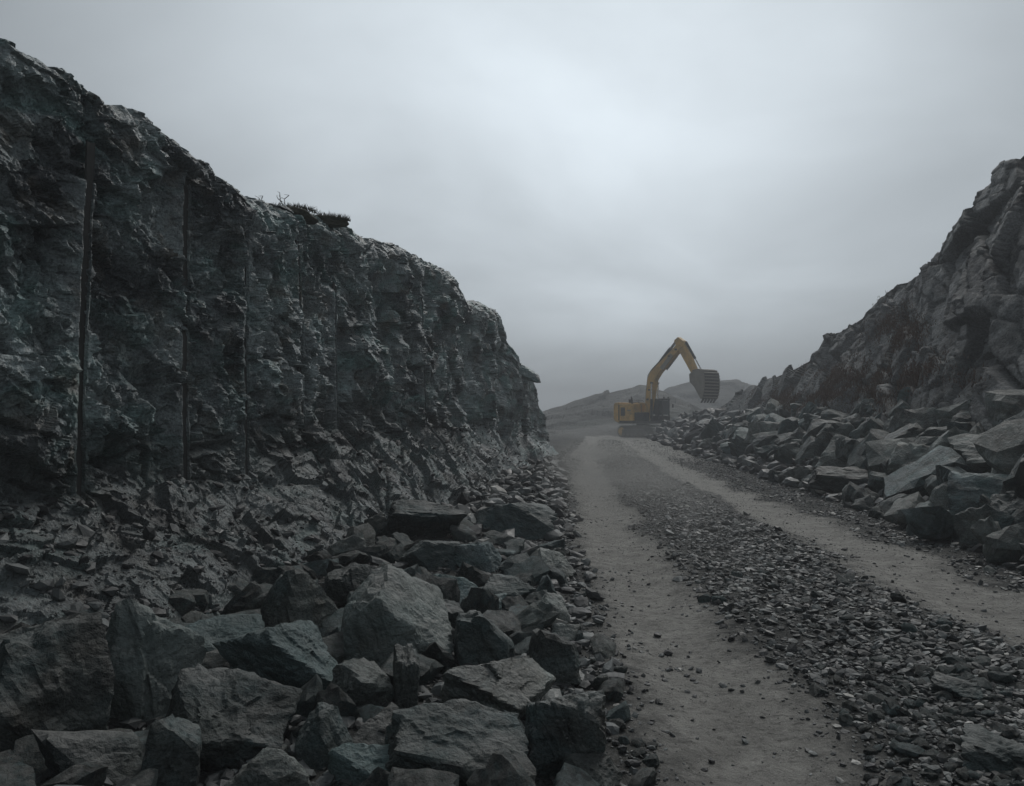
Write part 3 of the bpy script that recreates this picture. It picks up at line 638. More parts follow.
hero(998, 458, 80, 46, 'large pale flat slab with shadowed underside at the right edge', 'boulder_dusty', 66, (0, -14, 0), 0.9, [((-0.1, -0.6, 0.9), 0.45), ((0, -0.8, -0.8), 0.55)], group=GR)
hero(990, 495, 66, 40, 'smooth bluish slab under the large pale one, right edge', 'boulder_blue', 67, (0, 10, 0), 0.9, [((-0.2, -0.9, 0.6), 0.5)], group=GR)
hero(1012, 520, 34, 50, 'upright stone at the right edge beside the dark leaning slab', 'boulder', 68, (0, -10, 0), 0.9, group=GR, sub=4)
hero(876, 412, 30, 26, 'black-sided block at the top of the right rubble', 'boulder', 69, (0, 0, 0), 0.9, [((-0.8, -0.7, 0.1), 0.5)], group=GR, sub=4)
hero(952, 408, 38, 28, 'dark triangular rock on top of the right rubble', 'boulder', 70, (0, 25, 0), 0.9, group=GR, sub=4)
hero(996, 424, 30, 24, 'rounded pale rock near the top of the right rubble', 'boulder_dusty', 71, (0, 5, 0), 0.9, group=GR, sub=4)
hero(985, 444, 46, 14, 'thin slanting flake above the large pale slab', 'boulder_dusty', 72, (0, -18, 0), 0.9, group=GR, sub=4)
hero(810, 447, 34, 16, 'thin light slab lying left of the broad rounded boulder', 'boulder_dusty', 73, (0, -6, 0), 0.9, group=GR, sub=4)
hero(900, 502, 30, 24, 'grey wedge at the foot of the right rubble', 'boulder_dusty', 74, (0, 10, 0), 0.9, group=GR, sub=4)
hero(1010, 402, 50, 34, 'big dim block at the top right of the rubble against the hill', 'boulder', 75, (0, 10, 0), 0.9, group=GR, sub=4)
hero(905, 432, 50, 28, 'sloping brownish slab behind the light pointed block', 'boulder', 76, (0, 18, 0), 0.9, group=GR, sub=4)
hero(935, 445, 40, 34, 'charcoal stone between the pointed block and the large pale slab', 'boulder', 77, (0, -18, 0), 0.9, group=GR, sub=4)
hero(932, 512, 36, 20, 'low grey stone left of the diamond-shaped slab', 'boulder', 78, (0, 10, 0), 0.9, group=GR, sub=4)
hero(956, 690, 40, 20, 'lumpy grey stone half sunk in gravel, lower right', 'boulder', 80, (0, 10, 0), 1.2, [((0, -0.4, 1), 0.6)], group=None, sub=4, name='stone', cat='stone', rough=0.14)
hero(1004, 756, 62, 30, 'largest lumpy stone in the gravel at the lower right corner', 'boulder', 81, (0, 5, 0), 1.2, [((0, -0.4, 1), 0.6)], group=None, sub=4, name='stone', cat='stone', rough=0.15)
hero(985, 676, 10, 9, 'single whitish pebble in the gravel at lower right', 'boulder_pale', 82, (0, 5, 0), 1.0, group=None, sub=3, name='stone', cat='stone', rough=0.02)

# scattered stones: shared shapes
VAR = [rock_mesh('boulder', 3, 500 + i, (1.0, 0.8 + 0.25 * (i % 3), 0.50 + 0.12 * (i % 4)), 4, 60, 0.075) for i in range(16)]
for i, m_ in enumerate(VAR): m_.materials.append(M[('boulder', 'boulder', 'boulder_dusty', 'boulder', 'boulder_blue', 'boulder')[i % 6]])
VAR_D = VAR
def scatter_rot(rs, flat=0.5):
    return (rs.normal(scale=flat), rs.normal(scale=flat), rs.uniform(0, 6.28))
def put_stone(me, p, r, rot, label, cat, group, name):
    o = bpy.data.objects.new(name, me); col.objects.link(o); o.location = p; o.scale = (r, r, r); o.rotation_euler = rot
    tag(o, label, cat, group); return o
rest = {'left': [], 'right': [], 'gravel': []}
COLOUR = {'boulder': 'dark grey', 'boulder_dusty': 'pale grey', 'boulder_blue': 'bluish'}
ORD = ['nearest', 'second nearest', 'third nearest', 'fourth nearest', 'fifth nearest', 'sixth nearest', 'seventh nearest', 'eighth nearest', 'ninth nearest', 'tenth nearest']
def label_and_put(rs, ind, group, anchors, flat):
    A = np.array([(a[0], a[1]) for a in anchors], float); todo = {}
    for (x, y, z, r) in ind:
        me = VAR[rs.integers(16)]; px, py, dp = project(np.array([x, y, z])); v = np.array([px, py]) - A; dist = np.hypot(v[:, 0], v[:, 1]); k = int(np.argmin(dist))
        dx, dy = v[k]; an = math.degrees(math.atan2(-dy, dx)) % 360
        w = ['to the right of', 'to the upper right of', 'above', 'to the upper left of', 'to the left of', 'to the lower left of', 'below', 'to the lower right of'][int((an + 22.5) // 45) % 8]
        todo.setdefault((COLOUR[me.materials[0].name.replace('_rock', '')], w, anchors[k][2]), []).append((dist[k], me, (x, y, z), r))
    for (c_, w, nm), lst in todo.items():
        lst.sort(key=lambda t: t[0])
        for n, (_, me, p, r) in enumerate(lst):
            lb = f'{c_} stone {w} the {nm}' if len(lst) == 1 else f'{c_} stone {w} the {nm}, {ORD[min(n, 9)].split()[0]}'
            put_stone(me, p, r, scatter_rot(rs, flat), lb, 'stone', group, 'stone')
def side_rubble():
    rs = np.random.default_rng(77)
    placed = list(HERO)
    # ---- left
    cand = []
    for _ in range(9000):
        y = math.exp(rs.uniform(math.log(2.6), math.log(37))); xe = float(edge_left(y)); xc = float(cliff_x(y))
        a = rs.beta(1.1, 1.2); xc = float(toe_left(y)); x = xe + 0.15 - a * (xe + 0.25 - xc); r = 0.03 + 0.17 * rs.power(0.42) ** 1.8
        if y > 11: r = max(r, 0.055 + 0.0022 * y)
        if a < 0.12: r *= 0.55
        cand.append((x, y, r))
    cand.sort(key=lambda c: -c[2] / c[1])
    ind = []; n_ind = 0
    for (x, y, r) in cand:
        if any((x - q[0]) ** 2 + (y - q[1]) ** 2 < (0.72 * (r + q[2])) ** 2 for q in placed): continue
        placed.append((x, y, r)); z = land1(x, y) + r * rs.uniform(0.05, 0.5)
        px, py, dp = project(np.array([x, y, z])); size = r * 2 * FPX / dp
        inview = -20 < px < 1044 and 380 < py < 810
        if inview and size > 9 and n_ind < 140: ind.append((x, y, z, r, px, py, size)); n_ind += 1
        else: rest['left'].append((x, y, z, r))
        if len(placed) > 1100: break
    label_and_put(rs, [(x, y, z, r) for (x, y, z, r, px, py, size) in ind], 'stones scattered under the left cliff', [a for a in ANCH if a[0] < 660] + [(540, 428, 'far end of the left cliff')], 0.5)
    # ---- right
    placed2 = [h for h in HERO if h[0] > 3]; cand = []
    for _ in range(14000):
        y = math.exp(rs.uniform(math.log(7), math.log(72))); b = rs.uniform(-0.05, 1.0) ** 1.0 if rs.random() < 0.8 else rs.uniform(-0.12, 0.3)
        x = float(toe_right(y)) + b * 3.8; r = 0.07 + 0.55 * rs.power(0.45) ** 1.6
        if y > 18: r = max(r, 0.05 + 0.0045 * y)
        if b < 0.15: r *= 0.55
        cand.append((x, y, r))
    cand.sort(key=lambda c: -c[2] / c[1]); ind = []
    for (x, y, r) in cand:
        if any((x - q[0]) ** 2 + (y - q[1]) ** 2 < (0.62 * (r + q[2])) ** 2 for q in placed2): continue
        placed2.append((x, y, r)); z = land1(x, y) + r * rs.uniform(0.1, 0.7)
        px, py, dp = project(np.array([x, y, z])); size = r * 2 * FPX / dp
        if -20 < px < 1050 and 380 < py < 640 and size > 7.5 and len(ind) < 150: ind.append((x, y, z, r))
        else: rest['right'].append((x, y, z, r))
        if len(placed2) > 1500: break
    label_and_put(rs, ind, 'stones heaped along the right roadside', [a for a in ANCH if a[0] > 700 and a[1] < 600] + [(643, 420, 'yellow excavator'), (724, 425, 'far end of the right hill')], 0.6)
side_rubble()

def joined_stones(name, arr, sub, seed, label, smooth=False, squash=(0.72, 0.35), mul=1.0):
    """many loose stones as one mesh; arr rows x, y, z, r"""
    rs = np.random.default_rng(seed); arr = np.asarray(arr); n = len(arr); nvar = 12
    base = []
    for i in range(nvar):
        V, F = rock_verts(max(sub, 0), 900 + seed * 20 + i, (1.0, rs.uniform(0.65, 0.95), rs.uniform(*sorted(squash))), 3, 60, 0.0); V = V * (1 + (0.0 if sub else 0.35) * rs.uniform(-1, 1, V.shape)); base.append(V)
    nvv = len(base[0]); B = np.stack(base)[rs.integers(nvar, size=n)]
    a = rs.uniform(0, 6.28, n); b = rs.normal(scale=0.35, size=n); c = rs.normal(scale=0.35, size=n)
    ca, sa, cb, sb, cc, s_c = np.cos(a), np.sin(a), np.cos(b), np.sin(b), np.cos(c), np.sin(c)
    x, y, z = B[..., 0], B[..., 1], B[..., 2]
    y, z = y * cb[:, None] - z * sb[:, None], y * sb[:, None] + z * cb[:, None]
    x, z = x * cc[:, None] + z * s_c[:, None], -x * s_c[:, None] + z * cc[:, None]
    x, y = x * ca[:, None] - y * sa[:, None], x * sa[:, None] + y * ca[:, None]
    r = arr[:, 3][:, None]
    V = np.stack([x * r + arr[:, 0][:, None], y * r + arr[:, 1][:, None], z * r + arr[:, 2][:, None]], -1).reshape(-1, 3)
    FF = (F[None] + (np.arange(n) * nvv)[:, None, None]).reshape(-1, 3)
    me = mesh_np(name, V, FF, smooth)
    at_ = me.attributes.new('shade', 'FLOAT', 'POINT'); sh = rs.beta(1.1, 1.7, n); sh = np.where(rs.random(n) < 0.02, 1.0, sh * 0.9)
    at_.data.foreach_set('value', np.repeat(sh * mul, nvv).astype(np.float32))
    return tag(link(name, me, M['gravel']), label, None, None, 'stuff')

def loose_gravel():
    rs = np.random.default_rng(19)
    n = 210000
    y = np.exp(rs.uniform(math.log(2.4), math.log(62), n)); xe = edge_left(y); xt = toe_right(y)
    x = xe - 0.5 + rs.random(n) * (xt - xe + 1.1); x = np.where(rs.random(n) < 0.3, 0.5 * (track_l(y) + track_r(y)) + rs.normal(scale=0.55, size=n), x)
    tm = track_mask(x, y); patch = 0.5 + 0.5 * fbm(x * 0.8, y * 0.5, x * 0, 3, 55)
    keep = rs.random(n) < np.clip((1 - tm) * (0.30 + 0.9 * patch) + 0.10 + 0.45 * np.clip(fbm(x * 2.2, y * 2.2, x * 0, 3, 58), 0, 1), 0, 1) * np.clip(1.2 - y / 60, 0.2, 1)
    x, y, tm = x[keep][:72000], y[keep][:72000], tm[keep][:72000]
    r = 0.010 + 0.040 * rs.power(0.36, len(x)) ** 2.2
    mid = np.exp(-((x - 0.5 * (track_l(y) + track_r(y)) ) / 0.9) ** 2)
    big = rs.random(len(x)) < 0.03; r = np.where(big, r * 1.7 + 0.01, r)
    r = np.maximum(r, 0.0016 * y) * np.where(tm > 0.5, 0.55, 1.0)
    z = land(x, y) + r * rs.uniform(-0.05, 0.35, len(x))
    arr = np.stack([x, y, z, r], -1)
    px, py, dp = project(arr[:, :3]); size = np.where((px > -5) & (px < 1030) & (py < 792), r / dp, 0)
    o = np.argsort(-size); top = o[:300]; others = o[300:]
    gv = [rock_mesh('gravel_stone', 2, 700 + i, (1.0, 0.75, 0.40 + 0.06 * (i % 4)), 4, 60, 0.0) for i in range(10)]
    for i, m_ in enumerate(gv): m_.materials.append(M[('boulder', 'boulder', 'boulder_dusty', 'boulder_blue', 'boulder')[i % 5]])
    for k in top:
        xx, yy, zz, rr = arr[k]
        if xx < track_l(yy): lb, g = 'small flat gravel stone left of the left wheel track', 'gravel stones left of the wheel tracks'
        elif xx < track_r(yy): lb, g = 'small angular gravel stone in the strip between the wheel tracks', 'gravel stones between the wheel tracks'
        else: lb, g = 'small gravel stone right of the right wheel track', 'gravel stones right of the wheel tracks'
        put_stone(gv[rs.integers(10)], (xx, yy, zz), rr, scatter_rot(rs, 0.3), lb, 'stone', g, 'gravel_stone')
    big_ = others[:14000]; small_ = others[14000:]
    joined_stones('gravel', arr[big_], 1, 2, 'coarser loose grey gravel strewn over the haul road')
    joined_stones('gravel', arr[small_], 0, 8, 'fine grey gravel and chips pressed into the haul road')
    # small debris filling the slopes on both sides
    n = 14000
    y = np.exp(rs.uniform(math.log(2.4), math.log(38), n)); xe = edge_left(y); xc = toe_left(y)
    x = xe - rs.beta(1.1, 1.2, n) * (xe + 0.3 - xc); r = np.maximum(0.015 + 0.055 * rs.power(0.45, n) ** 1.8, 0.0018 * y)
    L_ = np.stack([x, y, land(x, y) + r * 0.2, r], -1)
    n = 10000
    y = np.exp(rs.uniform(math.log(6), math.log(70), n)); x = toe_right(y) - 0.25 + rs.random(n) ** 1.3 * 4.2
    r = np.maximum(0.02 + 0.09 * rs.power(0.45, n) ** 1.8, 0.0018 * y)
    R_ = np.stack([x, y, land(x, y) + r * 0.2, r], -1)
    TP = toeP.reshape(-1, 3); k = rs.choice(np.where((TP[:, 1] > 2) & (TP[:, 1] < 36))[0], 3000); tr = np.maximum(0.014 + 0.075 * rs.power(0.33, 3000) ** 2.4, 0.0016 * TP[k, 1])
    L_ = np.concatenate([L_, np.concatenate([TP[k] + np.stack([tr * 0.1, tr * 0, tr * 0.15], -1), tr[:, None]], 1)])
    joined_stones('rubble', L_, 1, 3, 'small broken rubble between the boulders under the left cliff', mul=0.85)
    joined_stones('rubble', R_, 1, 4, 'small broken rubble between the boulders on the right')
    if rest['left']: joined_stones('rubble', rest['left'], 2, 5, 'lesser stones of the rubble slope under the left cliff')
    if rest['right']: joined_stones('rubble', rest['right'], 2, 6, 'lesser stones of the rubble heap on the right')
loose_gravel()

# ------------------------------------------------------------------ excavator
class MB:
    def __init__(self): self.bm = bmesh.new()
    def box(self, c, s, rot=None, bev=0.0):
        r = bmesh.ops.create_cube(self.bm, size=1.0); vs_ = r['verts']
        Mx = Matrix.Translation(c) @ (rot.to_4x4() if rot else Matrix()) @ Matrix.Diagonal((s[0], s[1], s[2], 1))
        bmesh.ops.transform(self.bm, matrix=Mx, verts=vs_)
        if bev: 
            es = list({e for v in vs_ for e in v.link_edges}); bmesh.ops.bevel(self.bm, geom=es, offset=bev, segments=2, affect='EDGES', profile=0.6)
        return self
    def prism(self, prof, y0, y1, bev=0.0):
        a = [self.bm.verts.new((p[0], y0, p[1])) for p in prof]; b = [self.bm.verts.new((p[0], y1, p[1])) for p in prof]
        n = len(prof); fs = [self.bm.faces.new(a), self.bm.faces.new(list(reversed(b)))]
        for i in range(n): fs.append(self.bm.faces.new((a[i], b[i], b[(i + 1) % n], a[(i + 1) % n])))
        bmesh.ops.recalc_face_normals(self.bm, faces=fs)
        if bev:
            es = list({e for f in fs for e in f.edges}); bmesh.ops.bevel(self.bm, geom=es, offset=bev, segments=2, affect='EDGES', profile=0.6)
        return self
    def tube(self, p, q, r, seg=12, r2=None):
        p = Vector(p); q = Vector(q); d = q - p
        rr = bmesh.ops.create_cone(self.bm, cap_ends=True, segments=seg, radius1=r, radius2=r if r2 is None else r2, depth=d.length)
        Mx = Matrix.Translation((p + q) / 2) @ d.to_track_quat('Z', 'Y').to_matrix().to_4x4()
        bmesh.ops.transform(self.bm, matrix=Mx, verts=rr['verts']); return self
    def build(self, name, mat, parent):
        me = bpy.data.meshes.new(name); bmesh.ops.recalc_face_normals(self.bm, faces=self.bm.faces[:]); self.bm.to_mesh(me); self.bm.free()
        return link(name, me, mat, parent)
def build_excavator():
    D0 = 76.0; p = at(645, 437.0, D0)
    root = bpy.data.objects.new('excavator', None); col.objects.link(root); root.location = p; root.rotation_euler = (0, 0, R(-52)); root.scale = (0.96, 0.96, 0.98)
    tag(root, 'yellow tracked excavator with raised boom and big ribbed bucket', 'excavator')
    Y, K, S = M['yellow'], M['black'], M['steel']
    # undercarriage
    MB().box((0, 0, 0.75), (2.4, 2.2, 0.5), bev=0.05).tube((0, 0, 0.95), (0, 0, 1.28), 0.85, 24).build('undercarriage', K, root)
    for s in (-1, 1):
        yc = 1.25 * s; hl, rad = 1.75, 0.5
        prof = []
        for k in range(13): a = math.pi / 2 - math.pi * k / 12; prof.append((hl + rad * math.cos(a), rad + 0.04 + rad * math.sin(a)))
        for k in range(13): a = -math.pi / 2 - math.pi * k / 12; prof.append((-hl + rad * math.cos(a), rad + 0.04 + rad * math.sin(a)))
        tr = MB().prism(prof, yc - 0.27, yc + 0.27).build('track', M['rubber'], root)
        fr = MB().box((0, yc + 0.02 * s, 0.52), (3.3, 0.62, 0.42), bev=0.04).build('track_frame', K, root)
        per = []
        L1 = 2 * hl; arc = math.pi * rad; tot = 2 * L1 + 2 * arc; nsh = 44
        shoe = None
        for k in range(nsh):
            t = tot * k / nsh
            if t < L1: x, z, a = -hl + t, 2 * rad + 0.04, 0
            elif t < L1 + arc: b = (t - L1) / rad; x, z, a = hl + rad * math.sin(b), rad + 0.04 + rad * math.cos(b), b
            elif t < 2 * L1 + arc: x, z, a = hl - (t - L1 - arc), 0.04, math.pi
            else: b = (t - 2 * L1 - arc) / rad; x, z, a = -hl - rad * math.sin(b), rad + 0.04 - rad * math.cos(b), math.pi + b
            if shoe is None:
                shoe = MB().box((0, 0, 0), (0.19, 0.62, 0.05)).box((0.06, 0, 0.045), (0.03, 0.62, 0.05)).build('track_shoe', M['rubber'], tr); o = shoe
            else:
                o = shoe.copy(); col.objects.link(o); o.parent = tr
            o.location = (x, yc, z); o.rotation_euler = (0, a, 0)
        for k in range(6):
            MB().tube((-1.45 + 0.58 * k, yc - 0.2 * s, 0.26), (-1.45 + 0.58 * k, yc + 0.34 * s, 0.26), 0.16, 14).build('track_roller', S, tr)
        for xx, nm in ((hl, 'idler_wheel'), (-hl, 'drive_sprocket')):
            MB().tube((xx, yc - 0.3 * s, 0.54), (xx, yc + 0.3 * s, 0.54), 0.40, 20).tube((xx, yc + 0.3 * s, 0.54), (xx, yc + 0.36 * s, 0.54), 0.2, 16).build(nm, K if nm == 'idler_wheel' else Y, tr)
    # upper deck and house
    MB().box((-0.2, 0, 1.42), (4.4, 2.7, 0.26), bev=0.04).build('deck', K, root)
    cw = [(-2.3, 1.4), (-2.75, 1.5), (-2.95, 1.75), (-2.95, 3.1), (-2.8, 3.34), (-2.2, 3.37), (-2.2, 1.4)]
    MB().prism(cw, -1.45, 1.45, 0.10).build('counterweight', Y, root)
    hs = MB().box((-1.15, -0.92, 2.38), (2.08, 0.98, 1.62), bev=0.06).box((-1.15, 0.2, 2.42), (2.08, 1.20, 1.78), bev=0.06).build('engine_housing', Y, root)
    MB().box((-1.62, -1.42, 2.45), (0.62, 0.03, 0.8)).build('grille', K, hs)
    for k in range(5): MB().box((-1.62, -1.442, 2.15 + 0.15 * k), (0.6, 0.02, 0.05)).build('louvre', S, hs)
    MB().box((-0.72, -1.415, 2.2), (0.80, 0.03, 1.3), bev=0.008).build('access_door', Y, hs)
    MB().box((-0.45, -1.44, 2.25), (0.05, 0.03, 0.18)).build('handle', K, hs)
    MB().box((-2.16, -1.0, 2.35), (0.10, 0.94, 1.5)).build('panel_gap', K, hs)
    MB().box((-0.72, -1.436, 2.55), (0.5, 0.012, 0.14)).build('pale_plate', M['wear'], hs)
    MB().box((-1.6, 0.5, 3.34), (0.9, 0.9, 0.10), bev=0.03).build('engine_hood', K, root)
    ex = MB().tube((-1.25, -0.55, 3.1), (-1.25, -0.55, 3.75), 0.085, 12).tube((-1.25, -0.55, 3.72), (-1.33, -0.55, 3.90), 0.07, 12).build('exhaust_pipe', K, root)
    MB().tube((-1.85, -0.2, 3.2), (-1.85, -0.2, 3.6), 0.14, 14).tube((-1.85, -0.2, 3.6), (-1.85, -0.2, 3.66), 0.18, 14).build('air_intake', K, root)
    MB().box((0.55, -0.95, 1.95), (1.2, 0.85, 0.80), bev=0.06).build('tool_box', K, root)
    for yy in (-1.35, -0.6):
        h = MB()
        for (a, b) in (((-0.3, yy, 3.1), (-0.3, yy, 3.55)), ((0.9, yy, 2.3), (0.9, yy, 3.0)), ((-0.3, yy, 3.55), (0.3, yy, 3.5)), ((0.3, yy, 3.5), (0.9, yy, 3.0))): h.tube(a, b, 0.022, 8)
        h.build('handrail', K, root)
    # cab: posts, roof, panes
    c = bpy.data.objects.new('cab', None)
    x0, x1, y0, y1, z0, z1 = 0.30, 2.00, 0.46, 1.46, 1.56, 3.66
    cab = MB().box(((x0 + x1) / 2, (y0 + y1) / 2, z0 + 0.22), (x1 - x0, y1 - y0, 0.5), bev=0.05)
    for (px_, py_) in ((x0 + 0.05, y0 + 0.05), (x0 + 0.05, y1 - 0.05), (x1 - 0.12, y0 + 0.05), (x1 - 0.12, y1 - 0.05), (0.97, y0 + 0.05), (0.97, y1 - 0.05)):
        cab.box((px_, py_, (z0 + z1) / 2 + 0.2), (0.10, 0.09, z1 - z0 - 0.35))
    cab.box(((x0 + x1) / 2 - 0.02, (y0 + y1) / 2, z1 - 0.04), (x1 - x0 + 0.06, y1 - y0 + 0.04, 0.14), bev=0.05)
    cab = cab.build('cab', K, root)
    MB().box((x1 - 0.09, (y0 + y1) / 2, 2.82), (0.03, y1 - y0 - 0.16, 1.35)).build('windscreen', M['glass'], cab)
    for yy in (y0 + 0.05, y1 - 0.05):
        MB().box((1.43, yy, 2.82), (0.78, 0.025, 1.35)).build('side_pane', M['glass'], cab)
        MB().box((0.65, yy, 2.82), (0.50, 0.025, 1.35)).build('side_pane', M['glass'], cab)
    MB().box((x0 + 0.05, (y0 + y1) / 2, 2.9), (0.025, y1 - y0 - 0.2, 1.0)).build('rear_pane', M['glass'], cab)
    MB().box((1.0, 0.96, 2.15), (0.5, 0.5, 0.16), bev=0.04).box((0.77, 0.96, 2.6), (0.14, 0.48, 0.85), bev=0.04).build('seat', K, cab)
    MB().tube((x1 - 0.1, y1, 3.2), (x1 + 0.12, y1 + 0.22, 3.15), 0.015, 8).box((x1 + 0.12, y1 + 0.24, 2.98), (0.04, 0.18, 0.34), bev=0.01).build('mirror', K, cab)
    for yy in (y0 + 0.2, y1 - 0.2): MB().box((x1 - 0.05, yy, z1 + 0.1), (0.14, 0.16, 0.12), bev=0.02).build('work_light', S, cab)
    # boom
    def g(pts): return [(0.35 + (x - 0.35) * 1.25, z) for x, z in pts]
    def g1(q): return g([q])[0]
    P0 = (0.35, 1.95); KN = (1.25, 6.05); TP = (3.95, 8.35)
    def lerp(a, b, t): return (a[0] + (b[0] - a[0]) * t, a[1] + (b[1] - a[1]) * t)
    bp = [(0.10, 1.75), (0.55, 1.70), (0.90, 3.2), (1.36, 5.45), (1.86, 6.12), (3.98, 8.10), (4.22, 8.30), (4.02, 8.58), (3.72, 8.60), (1.55, 6.75), (0.92, 6.22), (0.62, 5.65), (0.36, 3.4)]
    bo = MB().prism(g(bp), -0.30, 0.30, 0.04).build('boom', Y, root)
    MB().tube((0.35, -0.48, 1.95), (0.35, 0.48, 1.95), 0.16, 16).build('boom_foot_pin', S, bo)
    for yy in (-0.31, 0.31): MB().prism(g([(0.98, 5.95), (1.42, 5.75), (1.75, 6.25), (1.35, 6.45)]), yy - 0.02, yy + 0.02).build('boom_boss', Y, bo)
    for k, yy in enumerate((-0.2, -0.08, 0.08, 0.2)):
        t_ = MB(); pts = g([(0.30, 2.4), (0.42, 4.5), (0.62, 5.9), (0.95, 6.36), (1.5, 6.86), (3.0, 8.12), (3.5, 8.75)])
        for a, b in zip(pts[:-1], pts[1:]): t_.tube((a[0] - 0.03, yy, a[1]), (b[0] - 0.03, yy, b[1]), 0.035, 8)
        t_.build('hydraulic_hose', K, bo)
    for sgn in (-1, 1): MB().prism(g([(1.95, 6.55), (2.25, 6.28), (3.35, 7.50), (3.08, 7.80)]), sgn * 0.312 - 0.006, sgn * 0.312 + 0.006).build('pale_plate', M['wear'], bo)
    for (xa, za) in ((0.62, 3.6), (0.80, 4.5), (2.9, 7.55), (3.6, 8.1)): MB().box((g1((xa, 0))[0], -0.31, za), (0.3, 0.05, 0.16), bev=0.02).build('hose_clamp', K, bo)
    # boom cylinders either side
    for yy in (-0.46, 0.46):
        a, b = g([(1.15, 1.75), (1.16, 5.15)]); m_ = lerp(a, b, 0.55)
        cy = MB().tube((a[0], yy, a[1]), (m_[0], yy, m_[1]), 0.125, 14).build('boom_cylinder', K, root)
        MB().tube((m_[0], yy, m_[1]), (b[0], yy, b[1]), 0.07, 12).build('piston_rod', M['chrome'], cy)
    MB().tube((g1((1.16, 0))[0], -0.55, 5.15), (g1((1.16, 0))[0], 0.55, 5.15), 0.09, 12).build('cylinder_pin', S, root)
    # arm
    ap = [(3.35, 8.95), (3.75, 9.25), (4.25, 8.85), (4.55, 8.15), (5.72, 5.42), (5.55, 5.25), (5.28, 5.38), (3.95, 7.75), (3.62, 8.35)]
    ar = MB().prism(g(ap), -0.24, 0.24, 0.04).build('arm', Y, root)
    a, b = g([(1.75, 7.15), (3.45, 9.02)]); m_ = lerp(a, b, 0.62)
    cy = MB().tube((a[0], 0, a[1]), (m_[0], 0, m_[1]), 0.13, 14).build('arm_cylinder', K, root)
    MB().tube((m_[0], 0, m_[1]), (b[0], 0, b[1]), 0.075, 12).build('piston_rod', M['chrome'], cy)
    a, b = g([(4.40, 8.72), (5.85, 6.10)]); m_ = lerp(a, b, 0.6)
    cy = MB().tube((a[0], 0, a[1]), (m_[0], 0, m_[1]), 0.115, 14).build('bucket_cylinder', K, root)
    MB().tube((m_[0], 0, m_[1]), (b[0], 0, b[1]), 0.06, 12).build('piston_rod', M['chrome'], cy)
    for yy in (-0.3, 0.3):
        MB().tube((g1((5.25, 0))[0], yy, 6.05), (g1((5.85, 0))[0], yy, 6.10), 0.07, 10).build('link_rod', S, root)
        MB().tube((g1((5.85, 0))[0], yy, 6.10), (g1((5.55, 0))[0] + 0.55, yy, 5.72), 0.08, 10).build('link_rod', S, root)
    # bucket: curled in, round back outwards
    hx, hz = g1((5.55, 0))[0] - 0.12, 5.45
    out_ = [(hx - 0.15, hz - 0.15), (hx - 0.05, hz + 0.25), (hx + 0.45, hz + 0.52), (hx + 1.05, hz + 0.60), (hx + 1.42, hz + 0.50), (hx + 1.66, hz + 0.22), (hx + 1.74, hz - 0.3), (hx + 1.72, hz - 1.0), (hx + 1.60, hz - 1.6), (hx + 1.42, hz - 2.0)]
    bk = MB(); W = 1.0; th = 0.07
    cx_, cz_ = hx + 0.7, hz - 0.6
    inn = [(x + (cx_ - x) / math.hypot(cx_ - x, cz_ - z) * th, z + (cz_ - z) / math.hypot(cx_ - x, cz_ - z) * th) for x, z in out_]
    for i in range(2, len(out_) - 1):
        bk.prism([out_[i], out_[i + 1], inn[i + 1], inn[i]], -W, W)
    bk = bk.build('bucket', M['rubber'], root)
    for s in (-1, 1):
        MB().prism(out_[1:] + [(hx + 1.25, hz - 2.0), (hx + 0.55, hz - 0.95), (hx + 0.0, hz - 0.45)], s * W - 0.035, s * W + 0.035, 0.01).build('side_plate', M['wear'], bk)
        MB().prism([(hx - 0.25, hz - 0.3), (hx - 0.2, hz + 0.3), (hx + 0.15, hz + 0.62), (hx + 0.75, hz + 0.66), (hx + 0.6, hz + 0.30), (hx + 0.2, hz - 0.35)], s * 0.32 - 0.04, s * 0.32 + 0.04).build('hinge_lug', M['wear'], bk)
    MB().tube((hx, -0.45, hz), (hx, 0.45, hz), 0.09, 12).build('bucket_pin', S, bk)
    # wear bars across the back
    seg = out_[3:]; ln = [math.hypot(b[0] - a[0], b[1] - a[1]) for a, b in zip(seg[:-1], seg[1:])]; tot = sum(ln); nb_ = 11
    for k in range(nb_):
        t = tot * (k + 0.4) / nb_; i = 0
        while t > ln[i]: t -= ln[i]; i += 1
        a, b = seg[i], seg[i + 1]; q = lerp(a, b, t / ln[i]); dxn, dzn = (b[0] - a[0]) / ln[i], (b[1] - a[1]) / ln[i]
        nx, nz = -dzn, dxn
        if (q[0] - cx_) * nx + (q[1] - cz_) * nz < 0: nx, nz = -nx, -nz
        h = 0.07; w = 0.06
        MB().prism([(q[0] - dxn * w - nx * 0.01, q[1] - dzn * w - nz * 0.01), (q[0] + dxn * w - nx * 0.01, q[1] + dzn * w - nz * 0.01), (q[0] + dxn * w * 0.8 + nx * h, q[1] + dzn * w * 0.8 + nz * h), (q[0] - dxn * w * 0.8 + nx * h, q[1] - dzn * w * 0.8 + nz * h)], -W - 0.02, W + 0.02).build('wear_bar', M['wear'], bk)
    for k in range(5):
        yy = -W + 0.2 + (2 * W - 0.4) * k / 4
        MB().prism([(hx + 1.50, hz - 1.85), (hx + 1.36, hz - 1.92), (hx + 1.12, hz - 2.32), (hx + 1.2, hz - 2.34), (hx + 1.48, hz - 2.02)], yy - 0.08, yy + 0.08).build('bucket_tooth', S, bk)
    return root
excavator = build_excavator()

